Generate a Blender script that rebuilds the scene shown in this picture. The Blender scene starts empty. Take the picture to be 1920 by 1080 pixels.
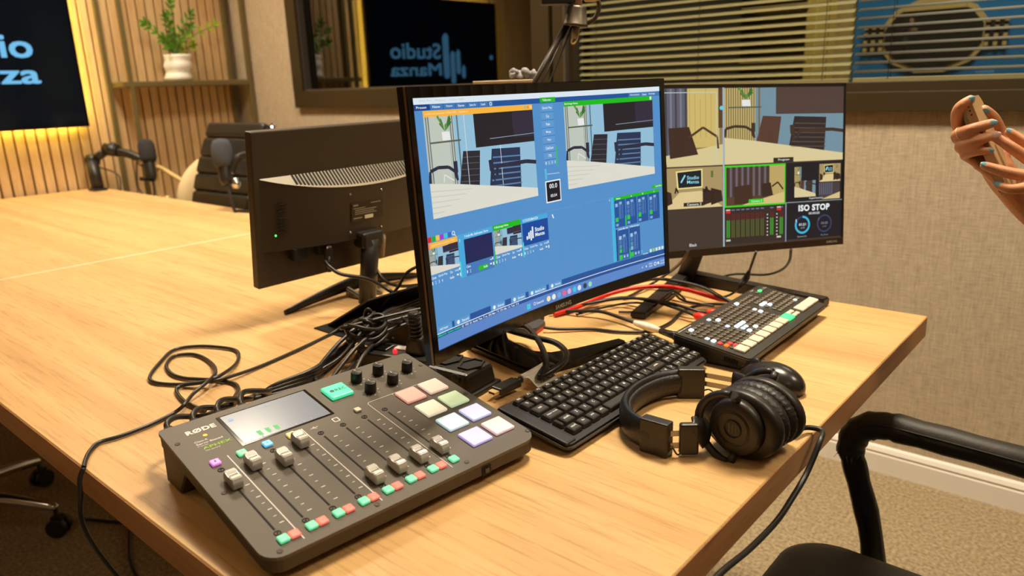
import bpy, bmesh, math, random
from mathutils import Vector, Matrix, Euler
random.seed(7)
SC = bpy.context.scene
COL = SC.collection
PI = math.pi
V = Vector
TZ = 0.785            # table top height
WY = 2.352            # face of the back wall
WX = -4.12            # face of the slatted left wall

# ------------------------------------------------------------------ camera
def cam_setup():
    yaw, pitch, roll, h = -0.7195, 0.269, -0.034, 1.2287
    cy, sy, cp, sp = math.cos(yaw), math.sin(yaw), math.cos(pitch), math.sin(pitch)
    fwd = V((sy*cp, cy*cp, -sp)); right = V((cy, -sy, 0)); up = right.cross(fwd)
    cr, sr = math.cos(roll), math.sin(roll)
    r2 = right*cr + up*sr; u2 = up*cr - right*sr
    cd = bpy.data.cameras.new('camera'); co = bpy.data.objects.new('camera', cd); COL.objects.link(co)
    m = Matrix((r2, u2, -fwd)).transposed().to_4x4(); m.translation = V((0, 0, h))
    co.matrix_world = m
    cd.sensor_width = 36; cd.lens = 1388.28/1920*36; cd.clip_start = 0.02; cd.clip_end = 60
    cd.dof.use_dof = True; cd.dof.focus_distance = 1.02; cd.dof.aperture_fstop = 5.0
    SC.camera = co
cam_setup()

# ------------------------------------------------------------------ world, lights, exposure
w = bpy.data.worlds.new('room'); SC.world = w; w.use_nodes = True
w.node_tree.nodes['Background'].inputs[0].default_value = (1.0, 0.86, 0.66, 1)
w.node_tree.nodes['Background'].inputs[1].default_value = 0.05
SC.view_settings.view_transform = 'Standard'; SC.view_settings.look = 'None'
SC.view_settings.gamma = 1; SC.view_settings.exposure = 0.0; SC.view_settings.use_curve_mapping = False
WARM = (1.0, 0.86, 0.66)
def area(name, loc, size, power, col=WARM, rot=(0, 0, 0), spread=PI):
    l = bpy.data.lights.new(name, 'AREA'); l.shape = 'SQUARE'; l.size = size; l.energy = power; l.color = col; l.spread = spread
    o = bpy.data.objects.new(name, l); o.location = loc; o.rotation_euler = rot; COL.objects.link(o)
    return o
PANELS = [(-0.75, 1.35, 33), (-2.4, 1.35, 22.5), (-3.5, 1.25, 21), (0.7, 1.35, 14), (-1.2, -0.7, 0.8), (0.8, -0.9, 1.2)]
for i, (x, y, p) in enumerate(PANELS):
    area('ceiling_lamp_light', (x, y, 2.685), 0.42, p, spread=2.35)

# ------------------------------------------------------------------ materials
def lin(c):
    c = c/255.0
    return c/12.92 if c <= 0.04045 else ((c+0.055)/1.055)**2.4
def S(r, g, b): return (lin(r), lin(g), lin(b), 1.0)
_M = {}
def mat(name, col, rough=0.5, metal=0.0, em=None, es=1.0, bump=0.0, bscale=200.0, spec=None, var=0.0, trans=0.0, alpha=None, coat=0.0):
    if name in _M: return _M[name]
    m = bpy.data.materials.new(name); m.use_nodes = True
    nt = m.node_tree; b = nt.nodes['Principled BSDF']
    b.inputs['Base Color'].default_value = col if len(col) == 4 else (*col, 1)
    b.inputs['Roughness'].default_value = rough; b.inputs['Metallic'].default_value = metal
    if spec is not None: b.inputs['Specular IOR Level'].default_value = spec
    if coat: b.inputs['Coat Weight'].default_value = coat; b.inputs['Coat Roughness'].default_value = 0.08
    if trans: b.inputs['Transmission Weight'].default_value = trans
    if em is not None:
        b.inputs['Emission Color'].default_value = em; b.inputs['Emission Strength'].default_value = es
    if bump or var:
        tc = nt.nodes.new('ShaderNodeTexCoord'); n = nt.nodes.new('ShaderNodeTexNoise'); n.inputs['Scale'].default_value = bscale
        n.inputs['Detail'].default_value = 4; nt.links.new(tc.outputs['Object'], n.inputs['Vector'])
        if bump:
            bp = nt.nodes.new('ShaderNodeBump'); bp.inputs['Strength'].default_value = bump; bp.inputs['Distance'].default_value = 0.002
            nt.links.new(n.outputs['Fac'], bp.inputs['Height']); nt.links.new(bp.outputs['Normal'], b.inputs['Normal'])
        if var:
            mx = nt.nodes.new('ShaderNodeMixRGB'); mx.blend_type = 'MULTIPLY'; mx.inputs[0].default_value = 1
            r = nt.nodes.new('ShaderNodeValToRGB'); r.color_ramp.elements[0].position = 0.3; r.color_ramp.elements[1].position = 0.7
            r.color_ramp.elements[0].color = (1-var, 1-var, 1-var, 1); r.color_ramp.elements[1].color = (1, 1, 1, 1)
            nt.links.new(n.outputs['Fac'], r.inputs[0]); mx.inputs[1].default_value = b.inputs['Base Color'].default_value
            nt.links.new(r.outputs[0], mx.inputs[2]); nt.links.new(mx.outputs[0], b.inputs['Base Color'])
    _M[name] = m; return m
def wood(name, c1, c2, c3, stretch, rough=0.45, scale=1.0, objspace='Object', rnd=0.0):
    if name in _M: return _M[name]
    m = bpy.data.materials.new(name); m.use_nodes = True; nt = m.node_tree; N = nt.nodes; L = nt.links
    b = N['Principled BSDF']; b.inputs['Roughness'].default_value = rough; b.inputs['Specular IOR Level'].default_value = 0.35
    tc = N.new('ShaderNodeTexCoord'); mp = N.new('ShaderNodeMapping'); mp.inputs['Scale'].default_value = stretch
    L.new(tc.outputs[objspace], mp.inputs[0]); src = mp.outputs[0]
    if rnd:
        oi = N.new('ShaderNodeObjectInfo'); ad = N.new('ShaderNodeVectorMath'); ad.operation = 'ADD'
        sc = N.new('ShaderNodeVectorMath'); sc.operation = 'SCALE'; sc.inputs[0].default_value = (37, 11, 53)
        L.new(oi.outputs['Random'], sc.inputs['Scale']); L.new(src, ad.inputs[0]); L.new(sc.outputs[0], ad.inputs[1]); src = ad.outputs[0]
    n1 = N.new('ShaderNodeTexNoise'); n1.inputs['Scale'].default_value = 1.5*scale; n1.inputs['Detail'].default_value = 6; n1.inputs['Distortion'].default_value = 0.9
    n2 = N.new('ShaderNodeTexNoise'); n2.inputs['Scale'].default_value = 17*scale; n2.inputs['Detail'].default_value = 8; n2.inputs['Roughness'].default_value = 0.7
    L.new(src, n1.inputs['Vector']); L.new(src, n2.inputs['Vector'])
    r1 = N.new('ShaderNodeValToRGB'); e = r1.color_ramp.elements
    e[0].position = 0.30; e[0].color = c2; e[1].position = 0.62; e[1].color = c1
    L.new(n1.outputs['Fac'], r1.inputs[0])
    r2 = N.new('ShaderNodeValToRGB'); e = r2.color_ramp.elements; e[0].position = 0.33; e[0].color = (1, 1, 1, 1); e[1].position = 0.49; e[1].color = (0, 0, 0, 1)
    L.new(n2.outputs['Fac'], r2.inputs[0])
    mx = N.new('ShaderNodeMixRGB'); mx.inputs[2].default_value = c3
    mu = N.new('ShaderNodeMath'); mu.operation = 'MULTIPLY'; mu.inputs[1].default_value = 0.48
    L.new(r2.outputs[0], mu.inputs[0]); L.new(mu.outputs[0], mx.inputs[0]); L.new(r1.outputs[0], mx.inputs[1])
    out = mx.outputs[0]
    if rnd:
        hv = N.new('ShaderNodeHueSaturation'); ma = N.new('ShaderNodeMapRange'); ma.inputs[3].default_value = 1-rnd; ma.inputs[4].default_value = 1+rnd
        L.new(oi.outputs['Random'], ma.inputs[0]); L.new(ma.outputs[0], hv.inputs['Value']); L.new(out, hv.inputs['Color']); out = hv.outputs[0]
    L.new(out, b.inputs['Base Color'])
    bp = N.new('ShaderNodeBump'); bp.inputs['Strength'].default_value = 0.08; bp.inputs['Distance'].default_value = 0.002
    L.new(n2.outputs['Fac'], bp.inputs['Height']); L.new(bp.outputs['Normal'], b.inputs['Normal'])
    _M[name] = m; return m
def emis(col, k=1.0):
    key = 'emit_%d_%d_%d_%.2f' % (int(col[0]*9999), int(col[1]*9999), int(col[2]*9999), k)
    return mat(key, (0.004, 0.004, 0.004, 1), 0.38, 0, em=col, es=k)

BLACK = mat('black_plastic', S(34, 30, 26), 0.42, bump=0.05, bscale=900)
BLACKG = mat('gloss_black', S(16, 13, 11), 0.10)
BLACKM = mat('matte_black', S(30, 27, 24), 0.65, bump=0.1, bscale=700)
CHAR = mat('charcoal', S(78, 70, 60), 0.55, bump=0.06, bscale=1200)
RUB = mat('black_rubber', S(40, 36, 32), 0.38)
LEATH = mat('black_leather', S(26, 23, 20), 0.40, bump=0.25, bscale=160)
CHROME = mat('chrome', S(210, 210, 210), 0.15, 1.0)
STEEL = mat('steel', S(150, 145, 138), 0.35, 1.0)
SILVER = mat('silver_cap', S(205, 202, 196), 0.32, 0.35)
WHITEP = mat('white_paint', S(238, 232, 222), 0.45)
PRINT = mat('white_print', S(235, 232, 225), 0.6)
GOLD = mat('gold_metal', S(246, 216, 150), 0.28, 0.25)
RED = mat('red_plastic', S(225, 38, 22), 0.4)
TAPE = mat('white_tape', S(244, 236, 218), 0.55, var=0.25, bscale=60)
OAK = wood('oak_laminate', S(224, 182, 122), S(206, 160, 102), S(150, 102, 56), (0.42, 9.0, 9.0), 0.40)
OAKE = wood('oak_edge', S(190, 136, 84), S(172, 118, 68), S(140, 92, 50), (0.7, 7.0, 7.0), 0.45)
OAKE2 = wood('oak_edge_end', S(190, 136, 84), S(172, 118, 68), S(140, 92, 50), (7.0, 0.9, 7.0), 0.45)
SLATW = wood('batten_wood', S(222, 190, 142), S(204, 166, 116), S(180, 140, 92), (8.0, 8.0, 0.7), 0.5, rnd=0.10)

# ------------------------------------------------------------------ mesh builder
def smooth_path(pts, sub=6, closed=False):
    P = [V(p) for p in pts]; n = len(P); out = []
    if n < 3 and not closed: return P
    rng = range(n if closed else n-1)
    for i in rng:
        if closed: a, b, c, d = P[(i-1) % n], P[i], P[(i+1) % n], P[(i+2) % n]
        else: a, b, c, d = P[max(i-1, 0)], P[i], P[i+1], P[min(i+2, n-1)]
        for k in range(sub):
            t = k/sub; t2 = t*t; t3 = t2*t
            out.append(0.5*((2*b)+(c-a)*t+(2*a-5*b+4*c-d)*t2+(3*b-a-3*c+d)*t3))
    if not closed: out.append(P[-1])
    return out
class MB:
    def __init__(s): s.bm = bmesh.new(); s.mats = []; s.mi = 0
    def use(s, m):
        if m not in s.mats: s.mats.append(m)
        s.mi = s.mats.index(m); return s
    def _face(s, vs):
        try:
            f = s.bm.faces.new(vs); f.material_index = s.mi; return f
        except ValueError: return None
    def box(s, c, size, rot=None, bev=0.0, seg=2, taper=None):
        r = bmesh.ops.create_cube(s.bm, size=1.0); vs = r['verts']
        for v in vs:
            p = V((v.co.x*size[0], v.co.y*size[1], v.co.z*size[2]))
            if taper and p.z > 0: p.x *= taper[0]; p.y *= taper[1]
            v.co = p
        fs = set(f for v in vs for f in v.link_faces)
        if bev:
            es = list(set(e for v in vs for e in v.link_edges))
            r = bmesh.ops.bevel(s.bm, geom=es, offset=bev, segments=seg, affect='EDGES', profile=0.5)
            fs = set(r['faces']) | set(f for f in fs if f.is_valid)
            vs = list(set(v for f in fs for v in f.verts))
        M = (rot.to_4x4() if rot is not None else Matrix.Identity(4)); M.translation = V(c)
        for v in vs: v.co = M @ v.co
        for f in fs: f.material_index = s.mi
        return s
    def tube(s, pts, r, n=8, closed=False, sub=0, cap=True, flat=1.0, up=None):
        if sub: 
            R = list(r) if hasattr(r, '__len__') else None
            P = smooth_path(pts, sub, closed)
            if R:
                m = len(pts); rr = []
                for i in range(len(P)):
                    t = i/sub; a = min(int(t), m-1); b = min(a+1, m-1); rr.append(R[a]+(R[b]-R[a])*(t-a))
                r = rr
        else: P = [V(p) for p in pts]
        k = len(P); rings = []; prev = None
        for i in range(k):
            if closed: t = P[(i+1) % k]-P[i-1]
            else: t = P[min(i+1, k-1)]-P[max(i-1, 0)]
            if t.length < 1e-9: t = V((0, 0, 1))
            t.normalize()
            if prev is None:
                a = V(up) if up is not None else (V((0, 0, 1)) if abs(t.z) < 0.9 else V((1, 0, 0)))
                u = (a - t*a.dot(t)).normalized()
            else:
                u = prev - t*prev.dot(t)
                u = u.normalized() if u.length > 1e-6 else t.orthogonal().normalized()
            prev = u; vv = t.cross(u); ri = r[i] if hasattr(r, '__len__') else r
            rings.append([s.bm.verts.new(P[i]+(u*math.cos(2*PI*j/n)*flat+vv*math.sin(2*PI*j/n))*ri) for j in range(n)])
        for i in range(k if closed else k-1):
            A, B = rings[i], rings[(i+1) % k]
            for j in range(n):
                f = s._face((A[j], A[(j+1) % n], B[(j+1) % n], B[j]))
                if f: f.smooth = True
        if cap and not closed: s._face(rings[0][::-1]); s._face(rings[-1])
        return s
    def cyl(s, a, b, r, n=16, r2=None):
        return s.tube([a, b], [r, r if r2 is None else r2], n)
    def lathe(s, prof, n=24, M=None, smooth=True):
        M = M or Matrix.Identity(4); rings = []
        for r, z in prof:
            if r < 1e-6: rings.append([s.bm.verts.new(M @ V((0, 0, z)))])
            else: rings.append([s.bm.verts.new(M @ V((r*math.cos(2*PI*j/n), r*math.sin(2*PI*j/n), z))) for j in range(n)])
        for A, B in zip(rings, rings[1:]):
            for j in range(n):
                a0, a1, b0, b1 = A[j % len(A)], A[(j+1) % len(A)], B[j % len(B)], B[(j+1) % len(B)]
                vs = [a0]
                for q in (a1, b1, b0):
                    if q not in vs: vs.append(q)
                if len(vs) > 2:
                    f = s._face(vs)
                    if f: f.smooth = smooth
        return s
    def prism(s, poly, z0, z1, M=None, bev=0):
        M = M or Matrix.Identity(4)
        A = [s.bm.verts.new(M @ V((x, y, z0))) for x, y in poly]; B = [s.bm.verts.new(M @ V((x, y, z1))) for x, y in poly]
        n = len(poly); fs = [s._face(A[::-1]), s._face(B)]
        for i in range(n): fs.append(s._face((A[i], A[(i+1) % n], B[(i+1) % n], B[i])))
        return s
    def quad(s, *P):
        return s._face([s.bm.verts.new(V(p)) for p in P])
    def blob(s, c, r, n=16, m=10, rot=None):
        R = rot.to_3x3() if rot is not None else Matrix.Identity(3); rings = []
        for i in range(m+1):
            t = PI*i/m
            if i in (0, m): rings.append([s.bm.verts.new(V(c)+R @ V((0, 0, r[2]*math.cos(t))))])
            else: rings.append([s.bm.verts.new(V(c)+R @ V((r[0]*math.sin(t)*math.cos(2*PI*j/n), r[1]*math.sin(t)*math.sin(2*PI*j/n), r[2]*math.cos(t)))) for j in range(n)])
        for A, B in zip(rings, rings[1:]):
            for j in range(n):
                vs = []
                for q in (A[j % len(A)], B[j % len(B)], B[(j+1) % len(B)], A[(j+1) % len(A)]):
                    if q not in vs: vs.append(q)
                f = s._face(vs)
                if f: f.smooth = True
        return s
    def addmesh(s, verts, faces, fn=None):
        vs = [s.bm.verts.new(fn(V(v)) if fn else V(v)) for v in verts]
        for f in faces: s._face([vs[i] for i in f])
        return s
    def build(s, name, m=None, parent=None, label=None, sm=False, M=None, kind=None):
        bmesh.ops.recalc_face_normals(s.bm, faces=s.bm.faces[:])
        me = bpy.data.meshes.new(name); s.bm.to_mesh(me); s.bm.free()
        for q in (s.mats or [m]): me.materials.append(q)
        if sm:
            for p in me.polygons: p.use_smooth = True
        o = bpy.data.objects.new(name, me); COL.objects.link(o)
        if parent is not None: o.parent = parent
        if M is not None: o.matrix_local = M
        if label: o['label'] = label
        if kind: o['kind'] = kind
        return o
def tag(o, label, cat, group=None):
    o['label'] = label; o['category'] = cat
    if group: o['group'] = group
    return o
def thing(name, label, cat, loc=(0, 0, 0), rz=0.0, group=None, M=None):
    o = bpy.data.objects.new(name, None); COL.objects.link(o); o.empty_display_size = 0.05
    if M is not None: o.matrix_world = M
    else: o.location = loc; o.rotation_euler = (0, 0, rz)
    return tag(o, label, cat, group)
def dup(root, M, label, group=None):
    def cp(o, par):
        c = o.copy(); COL.objects.link(c)
        if par is not None: c.parent = par
        for ch in o.children: cp(ch, c)
        return c
    r = cp(root, None); r.matrix_world = M; r['label'] = label
    if group: r['group'] = group
    return r
def inst(src, parent, M, name=None):
    c = src.copy(); COL.objects.link(c); c.parent = parent; c.matrix_local = M
    return c
def T(x, y, z): return Matrix.Translation((x, y, z))
def RZ(a): return Matrix.Rotation(a, 4, 'Z')
def RX(a): return Matrix.Rotation(a, 4, 'X')
def RY(a): return Matrix.Rotation(a, 4, 'Y')
def frame(o, ex, ey, ez=None):
    ex = V(ex).normalized(); ey = V(ey); ey = (ey-ex*ey.dot(ex)).normalized(); ez = ex.cross(ey)
    m = Matrix((ex, ey, ez)).transposed().to_4x4(); m.translation = V(o); return m
def struct(mb, name, m, M=None):
    o = mb.build(name, m, None, None, M=M); o['kind'] = 'structure'; return o
_T = {}
def text_mesh(txt, size, bold=0.0, align='CENTER'):
    k = (txt, round(size, 5), bold, align)
    if k not in _T:
        cu = bpy.data.curves.new('t', 'FONT'); cu.body = txt; cu.size = size; cu.align_x = align; cu.align_y = 'CENTER'; cu.offset = bold*size; cu.resolution_u = 3; cu.space_character = 1+2.2*bold
        ob = bpy.data.objects.new('t', cu); COL.objects.link(ob)
        me = bpy.data.meshes.new_from_object(ob.evaluated_get(bpy.context.evaluated_depsgraph_get()))
        _T[k] = ([v.co.copy() for v in me.vertices], [tuple(p.vertices) for p in me.polygons])
        bpy.data.objects.remove(ob); bpy.data.curves.remove(cu); bpy.data.meshes.remove(me)
    return _T[k]

# ================================================================== the setting
carpet = mat('carpet', S(182, 162, 128), 0.95, bump=1.0, bscale=105, var=0.58, spec=0.1)
wallp = None
def wallpaper():
    m = bpy.data.materials.new('wallpaper'); m.use_nodes = True; nt = m.node_tree; N = nt.nodes; L = nt.links
    b = N['Principled BSDF']; b.inputs['Roughness'].default_value = 0.7; b.inputs['Specular IOR Level'].default_value = 0.3
    tc = N.new('ShaderNodeTexCoord'); a = N.new('ShaderNodeMapping'); a.inputs['Scale'].default_value = (240, 240, 24)
    c = N.new('ShaderNodeMapping'); c.inputs['Scale'].default_value = (28, 28, 220)
    n1 = N.new('ShaderNodeTexNoise'); n2 = N.new('ShaderNodeTexNoise'); n1.inputs['Scale'].default_value = 1; n2.inputs['Scale'].default_value = 1
    L.new(tc.outputs['Object'], a.inputs[0]); L.new(tc.outputs['Object'], c.inputs[0]); L.new(a.outputs[0], n1.inputs[0]); L.new(c.outputs[0], n2.inputs[0])
    ad = N.new('ShaderNodeMath'); L.new(n1.outputs['Fac'], ad.inputs[0]); L.new(n2.outputs['Fac'], ad.inputs[1])
    r = N.new('ShaderNodeValToRGB'); e = r.color_ramp.elements; e[0].position = 0.34; e[0].color = S(174, 157, 132); e[1].position = 0.68; e[1].color = S(208, 191, 164)
    hf = N.new('ShaderNodeMath'); hf.operation = 'MULTIPLY'; hf.inputs[1].default_value = 0.5; L.new(ad.outputs[0], hf.inputs[0])
    L.new(hf.outputs[0], r.inputs[0]); L.new(r.outputs[0], b.inputs['Base Color'])
    bp = N.new('ShaderNodeBump'); bp.inputs['Strength'].default_value = 0.35; bp.inputs['Distance'].default_value = 0.002
    L.new(hf.outputs[0], bp.inputs['Height']); L.new(bp.outputs['Normal'], b.inputs['Normal'])
    return m
WALLP = wallpaper()
PAINT = mat('wall_paint', S(150, 132, 108), 0.7, bump=0.05, bscale=60)
CEIL = mat('ceiling_paint', S(232, 226, 214), 0.8, bump=0.05, bscale=40)
X0, X1, Y0, Y1, ZC = WX-0.03, 1.9, -1.9, WY, 2.70
struct(MB().box(((X0+X1)/2, (Y0+4.2)/2, -0.05), (X1-X0+0.4, 4.2-Y0+0.4, 0.1)), 'floor', carpet)
struct(MB().box(((X0+X1)/2, (Y0+4.2)/2, ZC+0.05), (X1-X0+0.4, 4.2-Y0+0.4, 0.1)), 'ceiling', CEIL)
# back wall with the two window openings
W1 = (-3.53, -1.80, 1.142, 2.35); W2 = (-1.80, 0.55, 1.118, 2.35)
mb = MB()
def wbox(x0, x1, z0, z1): mb.box(((x0+x1)/2, WY+0.06, (z0+z1)/2), (x1-x0, 0.12, z1-z0))
wbox(X0, W1[0]+0.02, 0, ZC); wbox(W2[1]-0.02, X1, 0, ZC); wbox(W1[0]+0.02, W1[1], 0, W1[2]+0.02); wbox(W2[0], W2[1]-0.02, 0, W2[2]+0.02)
wbox(W1[0]+0.02, W2[1]-0.02, 2.33, ZC)
back = struct(mb, 'wall_back', WALLP)
wl = struct(MB().box((X0-0.05, 0.2, ZC/2), (0.1, 4.3, ZC)), 'wall_left', PAINT)
struct(MB().box((X1+0.05, 0.2, ZC/2), (0.1, 4.3, ZC)), 'wall_right', PAINT)
struct(MB().box(((X0+X1)/2, Y0-0.05, ZC/2), (X1-X0, 0.1, ZC)), 'wall_front', PAINT)
# wooden battens of the left wall: each a part
bat = None
y = 0.21; k = 0
while y < 2.28:
    M = T(WX-0.012, y+0.0195, 1.32)
    if bat is None:
        bat = MB().box((0, 0, 0), (0.024, 0.039, 2.60), bev=0.002, seg=1).build('batten', SLATW, wl, M=M)
    else: inst(bat, wl, M)
    y += 0.0478
MB().box((WX-0.026, 1.25, 1.32), (0.008, 2.12, 2.62)).build('batten_backing', mat('batten_back', S(120, 88, 52), 0.7), wl)
pn = None
for i in range(3):
    M = T(WX-0.012, -0.18-0.7*i, 1.32)
    if pn is None: pn = MB().box((0, 0, 0), (0.024, 0.69, 2.60), bev=0.003, seg=1).build('wood_panel', SLATW, wl, M=M)
    else: inst(pn, wl, M)
# baseboard on the back wall, profiled
prof = [(0, 0), (-0.016, 0), (-0.016, 0.060), (-0.013, 0.064), (-0.013, 0.069), (-0.016, 0.072), (-0.010, 0.084), (-0.004, 0.088), (0, 0.088)]
def base(name, x0, x1, yy=WY, M=None):
    mb = MB(); mb.prism([(p[0], p[1]) for p in prof], x0, x1, M=Matrix(((0, 0, 1, 0), (1, 0, 0, yy), (0, 1, 0, 0), (0, 0, 0, 1))))
    return struct(mb, name, WHITEP, M)
base('baseboard_back', X0, X1)
# windows: frames proud of the wall, glass, what lies behind
FR = mat('window_frame_brown', S(58, 47, 27), 0.38, bump=0.02, bscale=300)
FRL = mat('frame_bead', S(120, 112, 104), 0.3, 0.7)
def dark_glass():
    m = bpy.data.materials.new('dark_glass'); m.use_nodes = True; nt = m.node_tree; N = nt.nodes; N.remove(N['Principled BSDF'])
    o = N['Material Output']; g = N.new('ShaderNodeBsdfGlossy'); g.inputs['Roughness'].default_value = 0.02; g.inputs['Color'].default_value = (0.9, 0.95, 1, 1)
    t = N.new('ShaderNodeBsdfTransparent'); t.inputs['Color'].default_value = (0.25, 0.27, 0.28, 1)
    mx = N.new('ShaderNodeMixShader'); mx.inputs[0].default_value = 0.14
    nt.links.new(t.outputs[0], mx.inputs[1]); nt.links.new(g.outputs[0], mx.inputs[2]); nt.links.new(mx.outputs[0], o.inputs[0])
    return m
def clear_glass():
    m = bpy.data.materials.new('clear_glass'); m.use_nodes = True; nt = m.node_tree; N = nt.nodes; N.remove(N['Principled BSDF'])
    o = N['Material Output']; g = N.new('ShaderNodeBsdfGlossy'); g.inputs['Roughness'].default_value = 0.02
    t = N.new('ShaderNodeBsdfTransparent'); t.inputs['Color'].default_value = (0.9, 0.92, 0.92, 1)
    mx = N.new('ShaderNodeMixShader'); mx.inputs[0].default_value = 0.05
    nt.links.new(t.outputs[0], mx.inputs[1]); nt.links.new(g.outputs[0], mx.inputs[2]); nt.links.new(mx.outputs[0], o.inputs[0])
    return m
# window 1
win1 = thing('window_1', '', '', (0, 0, 0)); del win1['label']; del win1['category']; win1['kind'] = 'structure'
def ring(x0, x1, z0, z1, t, y0, y1, name, m, parent):
    mb = MB(); yc = (y0+y1)/2; d = y1-y0
    mb.box(((x0+x1)/2, yc, z0+t/2), (x1-x0, d, t), bev=0.002, seg=1); mb.box(((x0+x1)/2, yc, z1-t/2), (x1-x0, d, t), bev=0.002, seg=1)
    mb.box((x0+t/2, yc, (z0+z1)/2), (t, d, z1-z0-2*t)); mb.box((x1-t/2, yc, (z0+z1)/2), (t, d, z1-z0-2*t))
    return mb.build(name, m, parent)
ring(W1[0], W1[1]-0.01, W1[2], W1[3], 0.085, WY-0.028, WY+0.05, 'frame', FR, win1)
ring(W1[0]+0.083, W1[1]-0.093, W1[2]+0.083, W1[3]-0.083, 0.010, WY-0.012, WY+0.03, 'glazing_bead', FRL, win1)
MB().box(((W1[0]+W1[1])/2, WY+0.025, (W1[2]+W1[3])/2), (W1[1]-W1[0]-0.19, 0.006, W1[3]-W1[2]-0.17)).build('glass', dark_glass(), win1)
# window 2
win2 = thing('window_2', '', '', (0, 0, 0)); del win2['label']; del win2['category']; win2['kind'] = 'structure'
ring(W2[0]+0.01, W2[1], W2[2], W2[3], 0.055, WY-0.030, WY+0.05, 'frame', FR, win2)
ring(W2[0]+0.062, W2[1]-0.052, W2[2]+0.052, W2[3]-0.052, 0.030, WY-0.004, WY+0.05, 'inner_frame', FR, win2)
MB().box((W2[0]+0.065, WY-0.02, (W2[2]+W2[3])/2), (0.010, 0.026, W2[3]-W2[2]-0.12)).build('glazing_bead', FRL, win2)
MB().box(((W2[0]+W2[1])/2, WY+0.028, W2[2]+0.048), (W2[1]-W2[0]-0.11, 0.05, 0.006)).build('sill', mat('sill_tan', S(128, 108, 84), 0.4), win2)
MB().box(((W2[0]+W2[1])/2, WY+0.045, (W2[2]+W2[3])/2), (W2[1]-W2[0]-0.14, 0.006, W2[3]-W2[2]-0.12)).build('glass', clear_glass(), win2)
# rooms behind the glass
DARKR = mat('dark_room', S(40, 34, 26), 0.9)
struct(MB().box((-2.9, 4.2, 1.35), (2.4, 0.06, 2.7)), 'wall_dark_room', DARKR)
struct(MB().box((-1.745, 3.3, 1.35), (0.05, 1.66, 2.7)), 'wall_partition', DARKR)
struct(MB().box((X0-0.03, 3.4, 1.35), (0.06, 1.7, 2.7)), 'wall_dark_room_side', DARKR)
CAB = mat('side_room_wall', S(176, 158, 104), 0.7, bump=0.05, bscale=40)
struct(MB().box((0.1, 4.2, 1.35), (3.7, 0.06, 2.7)), 'wall_side_room', CAB)
struct(MB().box((1.93, 3.3, 1.35), (0.06, 1.7, 2.7)), 'wall_side_room_end', CAB)
area('side_room_light', (-0.6, 3.2, 2.6), 0.6, 22, (1.0, 0.86, 0.56))
# ceiling lamps
lamp = thing('ceiling_lamp', 'square recessed ceiling lamp nearest the corner of the table', 'lamp', (*PANELS[0][:2], ZC), 0, 'ceiling lamps')
mb = MB(); t = 0.02
for sx, sy in ((1, 0), (-1, 0), (0, 1), (0, -1)): mb.box((sx*0.225, sy*0.225, -0.006), (0.03 if sx else 0.48, 0.03 if sy else 0.42, 0.012))
mb.build('trim_ring', WHITEP, lamp)
MB().box((0, 0, -0.004), (0.42, 0.42, 0.006)).build('diffuser', mat('lamp_diffuser', S(250, 240, 220), 0.5, em=(1, 0.8, 0.5, 1), es=4.0), lamp)
for i, (x, y, p) in enumerate(PANELS[1:]):
    dup(lamp, T(x, y, ZC), ['square recessed ceiling lamp above the middle of the table', 'square recessed ceiling lamp near the slatted wall', 'square recessed ceiling lamp above the standing person', 'square recessed ceiling lamp beyond the near side of the table', 'square recessed ceiling lamp near the front right corner'][i], 'ceiling lamps')
# blinds
def blind(x0, x1, zb, tilt, label, m, rail):
    t = thing('venetian_blind', label, 'blind', ((x0+x1)/2, WY+0.012, zb), 0, 'venetian blinds')
    W = x1-x0; n = int((2.27-zb)/0.0243); src = None
    for i in range(1, n+1):
        M = T(0, 0, 0.006+i*0.0243) @ RX(tilt)
        if src is None:
            mb = MB(); P = [(-0.0125, 0), (-0.006, 0.0016), (0, 0.0022), (0.006, 0.0016), (0.0125, 0)]
            for (a, b), (c, d) in zip(P, P[1:]):
                mb.box(((0), (a+c)/2, (b+d)/2), (W, c-a+0.0002, 0.0007), rot=RX(math.atan2(d-b, c-a)))
            src = mb.build('slat', m, t, M=M, sm=False)
        else: inst(src, t, M)
    MB().box((0, 0, 0.006), (W, 0.024, 0.014), bev=0.002, seg=1).build('bottom_rail', rail, t)
    MB().box((0, 0, 2.28-zb), (W, 0.04, 0.035), bev=0.002, seg=1).build('head_rail', rail, t)
    cordm = mat('blind_cord', S(60, 52, 36), 0.8)
    for f in (-0.42, 0.0, 0.42):
        for dy in (-0.0135, 0.0135):
            MB().cyl((f*W, dy, 0.01), (f*W, dy, 2.27-zb), 0.0008, 5).build('ladder_cord', cordm, t)
    return t
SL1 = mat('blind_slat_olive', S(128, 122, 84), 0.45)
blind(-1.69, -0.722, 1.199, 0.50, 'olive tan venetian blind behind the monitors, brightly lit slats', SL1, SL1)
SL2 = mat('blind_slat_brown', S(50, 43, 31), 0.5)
blind(-0.712, 0.48, 1.199, 0.34, 'dark brown venetian blind at the right, above the raised hands', SL2, SL1)
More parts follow.
